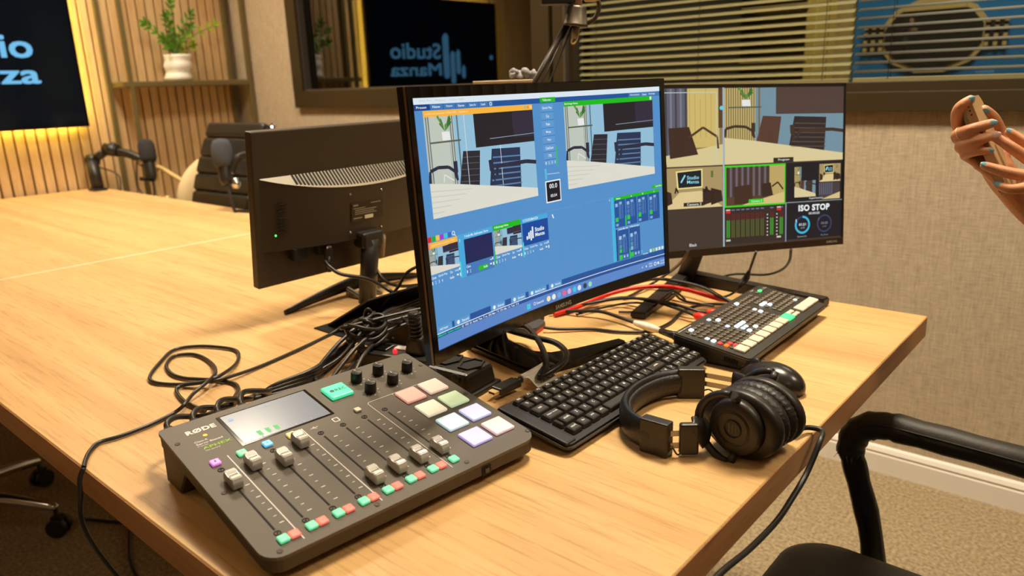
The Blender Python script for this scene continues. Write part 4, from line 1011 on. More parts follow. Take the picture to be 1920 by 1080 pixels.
D.rect(0.883, 0.888, 1, 0.904, BG, 2)
D.text('Online', 0.893, 0.897, 0.918, 0.905, WH, 6)
for i in range(5): D.rect(0.927+i*0.0145, 0.884, 0.937+i*0.0145, 0.902, (226, 236, 226) if i != 1 else (150, 215, 120), 5)
D.rect(0, 0.950, 1, 1, (92, 138, 206), 1)
for i in range(4): D.rect(0.3535+(i % 2)*0.0075, 0.965+(i//2)*0.013, 0.360+(i % 2)*0.0075, 0.9765+(i//2)*0.013, (60, 216, 244), 3)
D.text('Search', 0.394, 0.969, 0.425, 0.981, WH); D.ring(0.386, 0.974, 0.008, 0.0025, WH)
for s_, c in ((0.447, (246, 236, 190)), (0.470, (240, 240, 230)), (0.494, (110, 170, 220)), (0.517, (240, 100, 150)), (0.540, (230, 170, 220)), (0.564, (60, 200, 236)), (0.586, (220, 232, 244)), (0.612, (40, 60, 84)), (0.636, (150, 225, 190))): D.ring(s_, 0.975, 0.014, 0.014, c)
for a, tx in ((0.885, '^'), (0.905, 'i')): D.text(tx, a, 0.970, a+0.006, 0.980, WH)
D.text('РУС', 0.921, 0.962, 0.938, 0.972, WH); D.text('QWE', 0.921, 0.977, 0.938, 0.987, WH); D.ring(0.952, 0.975, 0.011, 0.004, WH); D.rect(0.963, 0.968, 0.971, 0.982, WH, 4); D.text('12:10', 0.978, 0.963, 0.997, 0.972, WH); D.text('11.02.2025', 0.974, 0.978, 0.998, 0.987, WH)
D.line([(0.4865, 0.571), (0.4915, 0.590)], 0.008, WH)
scrn = D.mb.build('display', None, mon)
mb = MB(); fit_text(mb, 'SAMSUNG', 0.0062, 0.037, lambda a, b: V((0.0003+(-0.0165)+a, 0.0042+b, cz(0.01)+0.0022)), 0.02); mb.build('maker_lettering', mat('logo_silver', S(205, 196, 180), 0.4, 0.4), mon)
# stand of the curved monitor (own frame in world axes)
FI = FM.inverted()
def worldpart(mb, name, m, parent, label=None): return mb.build(name, m, parent, label, M=parent.matrix_world.inverted())
for o in (mon,): o.matrix_world = FM
def wp(mb, name, m, parent, PM): return mb.build(name, m, parent, None, M=PM.inverted())
mb = MB(); mb.tube([(-0.690, 0.845, 0.98), (-0.725, 0.855, 0.93), (-0.790, 0.875, 0.875), (-0.840, 0.898, 0.835), (-0.864, 0.912, 0.792)], [0.048, 0.048, 0.048, 0.050, 0.052], 12, sub=4, flat=0.25, up=(1, 0, 0.4)); wp(mb, 'stand_neck', BLACKG, mon, FM)
mb = MB(); n = 9
pl_ = [(-0.850, 0.858), (-0.705, 0.829), (-0.680, 0.846), (-0.661, 0.905), (-0.642, 1.03), (-0.664, 1.035), (-0.688, 0.950), (-0.712, 0.905), (-0.742, 0.892), (-0.815, 0.910), (-0.868, 0.968), (-0.888, 0.95)]
mb.prism(pl_, TZ, TZ+0.013); bmesh.ops.bevel(mb.bm, geom=[e for e in mb.bm.edges if e.verts[0].co.z > TZ+0.01 and e.verts[1].co.z > TZ+0.01], offset=0.004, segments=2, affect='EDGES')
wp(mb, 'stand_base', BLACKG, mon, FM)

# ---- right monitor: flat, multiview
RMt = mon_matrix(-0.607, 1.33, 0.897, -0.558, 0.12, -0.023)
mr = thing('flat_monitor', 'black flat monitor at the right showing a multi camera view', 'monitor', M=RMt)
RW, RH = 0.54, 0.32
MB().box((0, RH/2, -0.010), (RW, RH, 0.018), bev=0.002, seg=1).build('back_shell', BLACK, mr)
MB().box((0, RH*0.42, -0.028), (0.34, 0.20, 0.024), bev=0.008).build('rear_housing', BLACK, mr)
MB().box((0, 0.007, 0.0008), (RW, 0.0145, 0.004), bev=0.0008, seg=1).build('lower_bezel', mat('bezel_brown_black', S(58, 46, 34), 0.28), mr)
MB().box((0, RH-0.003, 0.0006), (RW, 0.006, 0.003)).build('upper_bezel', BLACK, mr)
for sg in (-1, 1): MB().box((sg*(RW/2-0.0022), RH/2, 0.0006), (0.0044, RH, 0.003)).build('side_bezel', BLACK, mr)
def rs(s, t, ly=1): return V(((s-0.5)*RW, (1-t)*RH, 0.0002+ly*0.00012))
D = Disp(rs); D.k = 0.9; BK_HAZE = (70, 58, 50); BK2 = (34, 31, 36)  # first black is browned: panel glow and warm wall reflection painted in
D.rect(0.008, 0.018, 0.992, 0.955, BK_HAZE, 0)
studio_pic(D, 0.490, 0.022, 0.992, 0.466, warm=True, ly=2)
# preview at left: curtain, wood wall, chair, table
D.rect(0.008, 0.022, 0.484, 0.466, (150, 130, 96), 1)
D.rect(0.008, 0.022, 0.345, 0.40, (98, 98, 112), 2)
for i in range(18): D.rect(0.012+i*0.019, 0.022, 0.019+i*0.019, 0.40, (70, 66, 76) if i % 2 else (124, 128, 146), 3)
D.rect(0.345, 0.022, 0.470, 0.36, (214, 190, 112), 3)
for k in range(6): D.rect(0.352+k*0.021, 0.022+0.03*(k % 3), 0.3545+k*0.021, 0.30, (190, 164, 92), 4)
D.rect(0.466, 0.022, 0.484, 0.25, (92, 66, 44), 4); D.ring(0.478, 0.135, 0.012, 0.012, (90, 220, 235), ly=5)
D.poly([(0.27, 0.245), (0.35, 0.24), (0.385, 0.40), (0.275, 0.42)], (66, 46, 36), 5); D.line([(0.35, 0.30), (0.405, 0.245), (0.46, 0.30), (0.465, 0.37)], 0.014, (84, 58, 42), 6)
D.poly([(0.008, 0.52), (0.25, 0.43), (0.484, 0.345), (0.484, 0.466), (0.008, 0.466)][::1], (222, 206, 150), 4)
D.line([(0.25, 0.045), (0.458, 0.045), (0.458, 0.46)], 0.004, (196, 214, 214), 6); D.rect(0.482, 0.018, 0.488, 0.955, (170, 190, 205), 12)
D.rect(0.690, 0.438, 0.775, 0.466, (52, 46, 36), 12); D.text('Program', 0.710, 0.445, 0.757, 0.460, (235, 240, 235), 14); D.rect(0.20, 0.45, 0.262, 0.475, (60, 52, 40), 8)
# second row
def hallpic(a, b, c, d, ly=3):
    X = lambda x: a+(c-a)*x; Y = lambda y: b+(d-b)*y
    D.rect(a, b, c, d, (176, 152, 104), ly); D.poly([(X(0.22), Y(0.08)), (X(0.66), Y(0.04)), (X(0.66), Y(0.50)), (X(0.24), Y(0.52))], (250, 236, 150), ly+1); D.poly([(X(0.24), Y(0.11)), (X(0.64), Y(0.07)), (X(0.64), Y(0.47)), (X(0.26), Y(0.49))], (26, 34, 44), ly+2)
    D.text('Studio', X(0.40), Y(0.20), X(0.60), Y(0.29), (150, 225, 240), ly+4); D.text('Manza', X(0.40), Y(0.31), X(0.60), Y(0.39), (150, 225, 240), ly+4); D.line([(X(0.30), Y(0.36)), (X(0.37), Y(0.18))], 0.010, (150, 225, 240), ly+4)
    D.poly([(X(0.28), Y(0.60)), (X(0.64), Y(0.58)), (X(1.0), Y(1.0)), (X(0.0), Y(1.0))], (230, 206, 150), ly+1)
    for q in ((0.02, 0.14), (0.66, 0.84), (0.80, 0.98)): D.poly([(X(q[0]), Y(0.52)), (X(q[1]), Y(0.60)), (X(q[1]+0.02), Y(0.86)), (X(q[0]), Y(0.95))], (58, 42, 34), ly+2)
    D.rect(X(0.80), Y(0.10), X(0.84), Y(0.26), (90, 120, 60), ly+2)
    for q in (0.20, 0.70): D.line([(X(q), Y(0.62)), (X(q+0.02), Y(0.48)), (X(q+0.05), Y(0.60))], 0.010, (44, 32, 26), ly+5)
hallpic(0.245, 0.474, 0.482, 0.712); D.rect(0.325, 0.678, 0.405, 0.700, (48, 40, 30), 12); D.text('Camera 2', 0.338, 0.682, 0.395, 0.696, (230, 235, 225), 14)
hallpic(0.008, 0.474, 0.240, 0.712)
D.rect(0.490, 0.474, 0.743, 0.722, (60, 220, 30), 2); D.rect(0.496, 0.484, 0.738, 0.712, (92, 66, 50), 3)
for i in range(15): D.rect(0.500+i*0.0118, 0.484, 0.507+i*0.0118, 0.66, (112, 108, 122) if i % 2 else (66, 54, 56), 4)
D.rect(0.675, 0.484, 0.738, 0.66, (196, 170, 106), 5); D.poly([(0.53, 0.60), (0.60, 0.59), (0.605, 0.70), (0.53, 0.705)], (70, 48, 36), 5); D.poly([(0.64, 0.59), (0.68, 0.585), (0.69, 0.66), (0.645, 0.67)], (60, 44, 36), 6)
D.line([(0.685, 0.61), (0.71, 0.585), (0.733, 0.63)], 0.010, (50, 38, 32), 7); D.poly([(0.56, 0.712), (0.738, 0.645), (0.738, 0.712)], (222, 196, 134), 7); D.rect(0.588, 0.680, 0.650, 0.704, (50, 215, 40), 9); D.text('Camera 3', 0.598, 0.685, 0.642, 0.699, (200, 250, 200), 12)
D.rect(0.748, 0.474, 0.992, 0.712, BK2, 2); studio_pic(D, 0.782, 0.500, 0.874, 0.686, warm=True, ly=3); D.rect(0.810, 0.500, 0.878, 0.585, BK2, 13); hallpic(0.888, 0.488, 0.982, 0.598, 14)
D.rect(0.888, 0.604, 0.982, 0.706, (74, 66, 66), 4)
for i in range(7): D.rect(0.890+i*0.009, 0.604, 0.894+i*0.009, 0.68, (104, 108, 126), 5)
D.poly([(0.90, 0.706), (0.982, 0.665), (0.982, 0.706)], (224, 198, 140), 6); D.text('SuperSource', 0.845, 0.690, 0.905, 0.704, (225, 225, 215), 16)
# third row
D.text('Black', 0.347, 0.922, 0.377, 0.940, (220, 220, 214), 4)
D.rect(0.490, 0.722, 0.743, 0.945, (58, 46, 40), 2)
for i in range(12):
    a = 0.497+i*0.0202
    if i in (8, 10): 
        for k in range(7): D.rect(a+0.006, 0.775+k*0.021, a+0.011, 0.783+k*0.021, (214, 216, 208), 5)
        continue
    D.rect(a, 0.735, a+0.014, 0.742, (108, 124, 160), 4); D.rect(a, 0.760, a+0.014, 0.800, (96, 40, 40), 4); D.rect(a, 0.800, a+0.014, 0.905, (84, 92, 48) if 0 < i < 9 else (66, 150, 54), 4); D.line([(a+0.007, 0.76), (a+0.007, 0.905)], 0.003, (50, 42, 36), 5)
for a in (0.495, 0.707): D.rect(a, 0.745, a+0.018, 0.757, (238, 40, 36), 6); D.rect(a, 0.733, a+0.017, 0.742, (214, 200, 196), 6); D.rect(a, 0.915, a+0.018, 0.926, (200, 205, 196), 6)
D.rect(0.748, 0.722, 0.992, 0.945, BK2, 2); D.rect(0.748, 0.713, 0.992, 0.7165, (150, 180, 190), 8); D.rect(0.7435, 0.713, 0.7475, 0.955, (150, 165, 190), 8)
D.text('ISO STOP', 0.800, 0.734, 0.937, 0.774, (240, 248, 245), 6, 0.045); D.text('00:00:00', 0.845, 0.782, 0.893, 0.797, (210, 220, 225), 6, 0.02)
D.ring(0.818, 0.858, 0.056, 0.013, (52, 60, 96), ly=5); D.ring(0.818, 0.858, 0.056, 0.013, (64, 190, 226), 0, 300, 6); D.text('01:21', 0.803, 0.848, 0.833, 0.864, WH, 6); D.text('xh:42', 0.810, 0.872, 0.828, 0.881, (190, 200, 200), 6, 0)
D.ring(0.915, 0.858, 0.056, 0.010, (60, 66, 104), ly=5); D.text('00:00', 0.900, 0.848, 0.930, 0.864, (120, 128, 150), 6); D.text('x:00', 0.906, 0.872, 0.924, 0.881, (120, 128, 150), 6, 0)
D.text('1', 0.7885, 0.822, 0.7925, 0.836, WH, 6); D.text('2', 0.887, 0.822, 0.892, 0.836, (120, 128, 150), 6); D.text('Extreme Drv', 0.797, 0.925, 0.838, 0.935, (180, 186, 190), 6, 0); D.text('No Drive', 0.900, 0.925, 0.932, 0.935, (150, 156, 170), 6, 0)
D.mb.build('display', None, mr)
mb = MB(); fit_text(mb, 'SAMSUNG', 0.0048, 0.026, lambda a, b: V((0.228+a, 0.0050+b, 0.0030)), 0.02); mb.build('maker_lettering', mat('logo_silver', S(205, 196, 180), 0.4, 0.4), mr)
# V stand
def legbar(a, b, w, h0, h1):
    a = V(a); b = V(b); d = (b-a).normalized(); n = V((-d.y, d.x, 0))*w/2
    mb = MB(); A = [(a+n), (a-n), (b-n*0.85), (b+n*0.85)]
    vs = [mb.bm.verts.new(V((p.x, p.y, TZ))) for p in A]+[mb.bm.verts.new(V((p.x, p.y, TZ+h))) for p, h in zip(A, (h0, h0, h1, h1))]
    for f in ((0, 1, 2, 3), (4, 5, 6, 7), (0, 1, 5, 4), (1, 2, 6, 5), (2, 3, 7, 6), (3, 0, 4, 7)): mb._face([vs[i] for i in f])
    bmesh.ops.bevel(mb.bm, geom=mb.bm.edges[:], offset=0.003, segments=2, affect='EDGES'); return mb
wp(legbar((-0.772, 1.490, 0), (-0.712, 1.175, 0), 0.036, 0.024, 0.014), 'stand_leg', BLACK, mr, RMt)
wp(legbar((-0.772, 1.475, 0), (-0.452, 1.452, 0), 0.036, 0.026, 0.018), 'stand_leg', BLACK, mr, RMt)
mb = MB(); mb.tube([(-0.768, 1.472, TZ+0.012), (-0.735, 1.448, 0.86), (-0.690, 1.400, 0.96)], [0.030, 0.028, 0.026], 4, flat=0.8, up=(0.6, 0.8, 0)); wp(mb, 'stand_neck', BLACKM, mr, RMt)

# ---- monitor seen from behind
BMt = mon_matrix(-1.2928, 0.9638, 0.8649, 3.157, 0.124)
mbk = thing('back_turned_monitor', 'black monitor seen from behind, with vent slots and cables', 'monitor', M=BMt)
BW, BH = 0.50, 0.30; BB = mat('monitor_back_black', S(58, 47, 32), 0.42, bump=0.06, bscale=1200)
MB().box((0, BH/2, -0.007), (BW, BH, 0.020), bev=0.0025, seg=2).build('panel', BB, mbk)
MB().box((0, BH/2, 0.0035), (BW-0.016, BH-0.02, 0.002)).build('screen', BLACKG, mbk)
def dep(u): return -0.017-0.036*max(0.0, 1-(abs(u)/0.238)**2.2)
def kd(u): return max(0.0, 1-(abs(u)/0.238)**2.2)
N_ = 32; cols = []
mb = MB()
for i in range(N_+1):
    u = -0.238+0.476*i/N_; k = kd(u)
    cols.append([mb.bm.verts.new(V(p)) for p in ((u, 0.072, -0.008), (u, 0.072, dep(u)), (u, 0.2125-0.030*k, dep(u)), (u, 0.2130, -0.0165), (u, 0.2130, -0.008))])
for A, B in zip(cols, cols[1:]):
    for j in range(5): mb._face((A[j], A[(j+1) % 5], B[(j+1) % 5], B[j]))
mb._face(cols[0]); mb._face(cols[-1][::-1]); mb.build('rear_housing', BB, mbk)
mb = MB(); pr_ = None
for i in range(N_+1):
    u = -0.236+0.472*i/N_; k = kd(u)
    q = (mb.bm.verts.new(V((u, 0.2128-0.030*k, dep(u)-0.0006))), mb.bm.verts.new(V((u, 0.2137, -0.0170))))
    if pr_: mb._face((pr_[0], q[0], q[1], pr_[1]))
    pr_ = q
ledge = mb.build('vent_ledge', mat('ledge_grey', S(150, 138, 116), 0.42), mbk)
for i in range(48):
    u = 0.168-i*0.0079; k = kd(u); k2 = kd(u-0.004)
    if k < 0.25: continue
    lo = V((u-0.004, 0.2128-0.030*k2+0.004, dep(u)-0.0010+0.003)); hi = V((u+0.003, 0.2134, -0.0182)); lo.z = -0.0182+(dep(u)+0.0170)*0.86
    c = (lo+hi)/2; d = hi-lo
    MB().box((0, 0, 0), (0.0040, d.length, 0.0012)).build('vent_slot', dark, ledge, M=frame(c, V((1, 0, 0)), d))
for i in range(5):
    MB().box((0.200, 0.164-i*0.0135, dep(0.2)-0.0012), (0.020, 0.0042, 0.0035), bev=0.0012, seg=1).build('menu_button', BLACKG, mbk)
MB().blob((0.213, 0.1035, dep(0.213)-0.0004), (0.0020, 0.0020, 0.0012), 10, 6).build('power_led', mat('led_green', S(40, 255, 60), 0.4, em=(0.05, 1, 0.1, 1), es=4), mbk)
lb = MB().box((0.014, 0.130, dep(0.014)-0.0002), (0.082, 0.040, 0.0012)).build('rating_label', mat('label_black', S(30, 25, 18), 0.35), mbk)
mb = MB(); mb.use(mat('label_print', S(150, 136, 110), 0.6))
ft = lambda tx, u, v, w_, h: fit_text(mb, tx, h, w_, lambda a, b: V((u-a, v+b, dep(0.014)-0.0010)))
for k_, (u_, v_, w_, h_) in enumerate(((0.050, 0.1435, 0.012, 0.0030), (0.005, 0.1445, 0.026, 0.0016), (0.050, 0.1370, 0.030, 0.0014), (0.046, 0.1330, 0.056, 0.0014), (0.046, 0.1290, 0.050, 0.0014), (0.046, 0.1250, 0.056, 0.0014), (0.050, 0.1165, 0.022, 0.0022))): mb.box((u_-w_/2, v_, dep(0.014)-0.0010), (w_, h_, 0.0003))
mb.use(mat('label_white', S(225, 212, 180), 0.6)).box((0.010, 0.1165, dep(0.014)-0.0012), (0.022, 0.0075, 0.0004)); mb.build('label_print', None, lb)
sc_ = None
for u in (0.0565, -0.024):
    for v in (0.088, 0.168):
        M = T(u, v, dep(u)-0.0012)
        if sc_ is None: sc_ = MB().blob((0, 0, 0), (0.0024, 0.0024, 0.0014), 10, 6).build('mount_screw', CHROME, mbk, M=M)
        else: inst(sc_, mbk, M)
for u in (0.165, 0.105, -0.03): MB().box((u, 0.060, -0.024), (0.034, 0.026, 0.022), bev=0.002, seg=1).build('port_recess', dark, mbk)
mb = MB(); mb.box((0.105, 0.052, -0.040), (0.016, 0.024, 0.010), bev=0.002); mb.tube([(0.105, 0.045, -0.04), (0.104, 0.012, -0.042)], 0.0055, 10)
for k in range(4): mb.lathe([(0.0068, 0), (0.0068, 0.003)], 12, T(0.1045, 0.016+k*0.006, -0.0415) @ RX(PI/2))
mb.build('video_plug', BLACK, mbk)
MB().box((0.105, 0.0655, -0.0405), (0.012, 0.006, 0.011), bev=0.001, seg=1).build('plug_shell', CHROME, mbk)
mb = MB(); mb.tube([(-0.032, 0.072, -0.040), (-0.032, 0.058, -0.044), (-0.032, 0.018, -0.045)], [0.011, 0.010, 0.006], 12); mb.build('power_plug', mat('plug_pale', S(150, 132, 104), 0.5), mbk)
mb = MB(); mb.box((0.014, 0.070, -0.058), (0.056, 0.034, 0.036), bev=0.006); mb.tube([(0.012, 0.072, -0.062), (0.012, -0.075, -0.050)], 0.021, 14, flat=0.75); mb.build('stand_post', BLACK, mbk)
bar_ = MB(); bar_.tube([(-1.316, 0.790, TZ+0.0045), (-1.330, 0.90, TZ+0.016), (-1.335, 0.985, TZ+0.022), (-1.332, 1.07, TZ+0.016), (-1.318, 1.16, TZ+0.0045)], [0.0040, 0.0090, 0.0125, 0.0090, 0.0040], 10, sub=4, flat=1.3); wp(bar_, 'stand_foot', BLACK, mbk, BMt)
for y_ in (0.955, 1.005): wp(legbar((-1.325, y_, 0), (-1.265, y_, 0), 0.013, 0.022, 0.007), 'foot_prong', STEEL, mbk, BMt)

CABLES= {'usb_loop': [(-0.949, 0.269, 0.789), (-0.975, 0.282, 0.789), (-0.994, 0.295, 0.789), (-1.007, 0.31, 0.789), (-1.003, 0.336, 0.789), (-1.006, 0.378, 0.789), (-1.017, 0.415, 0.789), (-1.015, 0.431, 0.797), (-1.043, 0.458, 0.797), (-1.059, 0.488, 0.801), (-1.092, 0.519, 0.797), (-1.146, 0.544, 0.791), (-1.2, 0.555, 0.789), (-1.237, 0.551, 0.789), (-1.253, 0.527, 0.789), (-1.219, 0.498, 0.789), (-1.172, 0.485, 0.789), (-1.136, 0.489, 0.789), (-1.111, 0.502, 0.789), (-1.081, 0.518, 0.789), (-1.048, 0.526, 0.789), (-1.011, 0.513, 0.793), (-0.962, 0.481, 0.805), (-0.897, 0.442, 0.825)], 'long_loop': [(-0.987, 0.447, 0.789), (-1.032, 0.443, 0.789), (-1.072, 0.449, 0.789), (-1.101, 0.459, 0.789), (-1.103, 0.472, 0.791), (-1.08, 0.49, 0.795), (-1.073, 0.516, 0.799), (-1.117, 0.566, 0.791), (-1.157, 0.596, 0.789), (-1.194, 0.609, 0.789), (-1.236, 0.598, 0.789), (-1.272, 0.576, 0.789), (-1.286, 0.543, 0.789), (-1.247, 0.502, 0.789), (-1.193, 0.459, 0.789), (-1.158, 0.451, 0.789), (-1.118, 0.47, 0.789), (-1.088, 0.491, 0.793), (-1.068, 0.512, 0.795), (-1.081, 0.583, 0.789), (-1.1, 0.679, 0.789), (-1.124, 0.764, 0.789), (-1.114, 0.801, 0.805), (-1.064, 0.808, 0.82), (-1.046, 0.855, 0.815)], 'xlr0': [(-0.891, 0.344, 0.83), (-0.896, 0.348, 0.837), (-0.916, 0.367, 0.83), (-0.932, 0.403, 0.815), (-0.959, 0.47, 0.799), (-0.943, 0.537, 0.795), (-0.943, 0.604, 0.795), (-0.986, 0.686, 0.797), (-1.003, 0.737, 0.815), (-1.008, 0.764, 0.83), (-1.023, 0.818, 0.825), (-1.044, 0.881, 0.815), (-1.072, 0.961, 0.805)], 'xlr1': [(-0.889, 0.374, 0.83), (-0.894, 0.379, 0.837), (-0.917, 0.401, 0.83), (-0.936, 0.44, 0.815), (-0.957, 0.487, 0.799), (-0.945, 0.539, 0.799), (-0.943, 0.604, 0.801), (-0.985, 0.686, 0.803), (-0.994, 0.733, 0.821), (-1.006, 0.766, 0.83), (-1.022, 0.818, 0.829), (-1.058, 0.893, 0.815), (-1.089, 0.977, 0.805)], 'xlr2': [(-0.893, 0.406, 0.83), (-0.899, 0.412, 0.837), (-0.926, 0.437, 0.83), (-0.921, 0.465, 0.815), (-0.955, 0.505, 0.799), (-0.947, 0.541, 0.803), (-0.943, 0.605, 0.807), (-0.984, 0.686, 0.809), (-0.984, 0.728, 0.827), (-1.004, 0.767, 0.83), (-1.022, 0.818, 0.833), (-1.071, 0.905, 0.815), (-1.107, 0.993, 0.805)], 'xlr3': [(-0.889, 0.437, 0.83), (-0.895, 0.443, 0.837), (-0.925, 0.472, 0.83), (-0.916, 0.499, 0.815), (-0.954, 0.523, 0.799), (-0.949, 0.543, 0.807), (-0.943, 0.606, 0.813), (-0.983, 0.686, 0.815), (-0.975, 0.724, 0.833), (-1.001, 0.769, 0.83), (-1.022, 0.819, 0.837), (-1.085, 0.917, 0.815), (-1.125, 1.01, 0.805)], 'usbback': [(-0.842, 0.555, 0.815), (-0.897, 0.582, 0.805), (-0.936, 0.601, 0.801), (-0.947, 0.617, 0.805), (-0.949, 0.661, 0.815), (-0.961, 0.728, 0.845), (-0.993, 0.812, 0.83), (-1.033, 0.911, 0.805)], 'usbplugcable': [(-0.904, 0.634, 0.805), (-0.924, 0.662, 0.805), (-0.961, 0.703, 0.805), (-1.006, 0.743, 0.805), (-0.977, 0.732, 0.835), (-0.982, 0.756, 0.845), (-1.008, 0.813, 0.835), (-0.936, 0.788, 0.845), (-0.868, 0.739, 0.86)], 'droop': [(-0.938, 0.709, 0.795), (-0.978, 0.731, 0.793), (-1.01, 0.75, 0.797), (-1.01, 0.756, 0.815), (-0.991, 0.75, 0.835), (-0.992, 0.747, 0.855), (-0.986, 0.75, 0.865), (-0.982, 0.754, 0.855), (-0.974, 0.744, 0.84)], 'knot': [(-1.002, 0.733, 0.83), (-0.995, 0.725, 0.845), (-0.961, 0.714, 0.86), (-0.947, 0.722, 0.855), (-0.955, 0.73, 0.84), (-0.968, 0.725, 0.835), (-0.997, 0.732, 0.835), (-0.972, 0.718, 0.855), (-0.951, 0.721, 0.86), (-0.962, 0.785, 0.835), (-1.008, 0.888, 0.805)], 'backhdmi': [(-1.235, 0.844, 0.898), (-1.22, 0.843, 0.889), (-1.2, 0.855, 0.874), (-1.16, 0.889, 0.862), (-1.1, 0.898, 0.843), (-1.146, 0.966, 0.805), (-1.102, 0.987, 0.79)], 'backpower': [(-1.25, 0.98, 0.883), (-1.24, 0.973, 0.86), (-1.21, 0.969, 0.835), (-1.15, 0.954, 0.835), (-1.05, 0.924, 0.859), (-0.95, 0.922, 0.889)], 'towardtray': [(-0.95, 0.925, 0.939), (-1.0, 0.89, 0.913), (-1.02, 0.87, 0.898), (-1.05, 0.871, 0.865), (-1.083, 0.862, 0.83), (-1.085, 0.836, 0.815), (-1.117, 0.849, 0.795)], 'thick1': [(-0.821, 0.936, 0.815), (-0.799, 0.944, 0.817), (-0.752, 0.915, 0.815), (-0.696, 0.866, 0.815), (-0.66, 0.826, 0.809), (-0.653, 0.807, 0.805)], 'thick2': [(-0.887, 0.963, 0.795), (-0.821, 0.936, 0.805), (-0.755, 0.912, 0.815), (-0.71, 0.912, 0.815), (-0.668, 0.887, 0.815), (-0.645, 0.852, 0.815), (-0.643, 0.819, 0.811), (-0.653, 0.801, 0.805), (-0.665, 0.77, 0.799)], 'puckcable': [(-0.81, 1.009, 0.795), (-0.786, 1.029, 0.791), (-0.743, 1.067, 0.789), (-0.695, 1.082, 0.789), (-0.653, 1.115, 0.789), (-0.645, 1.177, 0.789), (-0.66, 1.256, 0.789), (-0.644, 1.291, 0.795), (-0.612, 1.306, 0.8), (-0.585, 1.296, 0.805)], 'hdmi_atem': [(-0.853, 1.115, 0.791), (-0.802, 1.131, 0.797), (-0.768, 1.139, 0.799), (-0.722, 1.133, 0.797), (-0.686, 1.123, 0.797), (-0.62, 1.103, 0.799), (-0.588, 1.087, 0.803)], 'red1': [(-0.849, 1.092, 0.791), (-0.838, 1.148, 0.793), (-0.831, 1.233, 0.797), (-0.808, 1.268, 0.805), (-0.78, 1.296, 0.81), (-0.734, 1.324, 0.813), (-0.678, 1.322, 0.813), (-0.628, 1.328, 0.805), (-0.607, 1.337, 0.801)], 'black_a': [(-0.862, 1.092, 0.791), (-0.838, 1.158, 0.795), (-0.811, 1.223, 0.797), (-0.775, 1.245, 0.801), (-0.708, 1.238, 0.805), (-0.642, 1.222, 0.803), (-0.612, 1.218, 0.799)], 'black_b': [(-0.853, 1.132, 0.791), (-0.818, 1.195, 0.797), (-0.774, 1.225, 0.805), (-0.714, 1.227, 0.811), (-0.661, 1.236, 0.807), (-0.617, 1.239, 0.801), (-0.602, 1.249, 0.799)], 'black_c': [(-0.816, 1.119, 0.79), (-0.798, 1.184, 0.791), (-0.769, 1.236, 0.793), (-0.73, 1.254, 0.795), (-0.686, 1.239, 0.815), (-0.66, 1.217, 0.835), (-0.665, 1.253, 0.815), (-0.657, 1.273, 0.805), (-0.61, 1.29, 0.8)], 'black_d': [(-0.853, 1.307, 0.789), (-0.826, 1.35, 0.8), (-0.788, 1.374, 0.81), (-0.726, 1.366, 0.815), (-0.662, 1.349, 0.815), (-0.616, 1.325, 0.81), (-0.59, 1.323, 0.803)], 'black_e': [(-0.76, 1.183, 0.789), (-0.727, 1.21, 0.789), (-0.709, 1.229, 0.797), (-0.691, 1.227, 0.815), (-0.676, 1.237, 0.83), (-0.667, 1.243, 0.83), (-0.669, 1.283, 0.805)], 'mon_r1': [(-0.63, 1.213, 0.922), (-0.66, 1.251, 0.893), (-0.72, 1.324, 0.851), (-0.79, 1.39, 0.805), (-0.802, 1.333, 0.791), (-0.801, 1.267, 0.789)], 'mon_r2': [(-0.56, 1.356, 0.902), (-0.58, 1.382, 0.864), (-0.6, 1.412, 0.833), (-0.605, 1.387, 0.815), (-0.624, 1.393, 0.797), (-0.641, 1.368, 0.791)], 'mon_r3': [(-0.52, 1.428, 0.897), (-0.54, 1.478, 0.861), (-0.58, 1.544, 0.823), (-0.63, 1.583, 0.797), (-0.7, 1.586, 0.788), (-0.74, 1.574, 0.774), (-0.714, 1.428, 0.791)]}
# ================================================================== headphones
hp = thing('headphones', 'black studio headphones lying on the table corner in front of the mouse', 'headphones', (0, 0, 0))
HB = mat('headphone_black', S(42, 36, 29), 0.40, bump=0.04, bscale=900); PADL = mat('ear_pad', S(34, 29, 25), 0.45, bump=0.5, bscale=260)
zb = TZ+0.0225
bandp = [(-0.405, 0.733), (-0.436, 0.731), (-0.465, 0.746), (-0.486, 0.774), (-0.496, 0.810), (-0.496, 0.846), (-0.487, 0.879), (-0.468, 0.904), (-0.448, 0.917)]
BP_ = smooth_path([(x, y, zb) for x, y in bandp], 5)
MB().tube(BP_, 0.0075, 14, flat=2.75, up=(0, 0, 1)).build('headband', LEATH, hp)
inner = [p+V((-0.432-p.x, 0.826-p.y, 0)).normalized()*0.006 for p in BP_[7:-6]]
MB().tube(inner, 0.0055, 12, flat=2.7, up=(0, 0, 1)).build('headband_pad', PADL, hp)
def blk(a, b, th, h, nm, m, z=zb, parent=hp, bev=0.002):
    a = V(a); b = V(b); d = b-a; c = (a+b)/2
    return MB().box((0, 0, 0), (d.length, th, h), bev=bev).build(nm, m, parent, M=T(c.x, c.y, z) @ RZ(math.atan2(d.y, d.x)))
blk((-0.434, 0.7315), (-0.396, 0.7325), 0.0165, 0.045, 'slider_housing', HB)
blk((-0.476, 0.897), (-0.445, 0.9185), 0.0165, 0.045, 'slider_housing', HB)
def strap(a, b, z, nm, h=0.007): blk(a, b, 0.0016, h, nm, STEEL, z, bev=0)
strap((-0.398, 0.7325), (-0.384, 0.745), zb+0.008, 'slider_band'); strap((-0.398, 0.7325), (-0.384, 0.745), zb-0.008, 'slider_band')
strap((-0.447, 0.917), (-0.400, 0.9235), zb+0.012, 'slider_band'); strap((-0.447, 0.917), (-0.400, 0.9235), zb-0.001, 'slider_band')
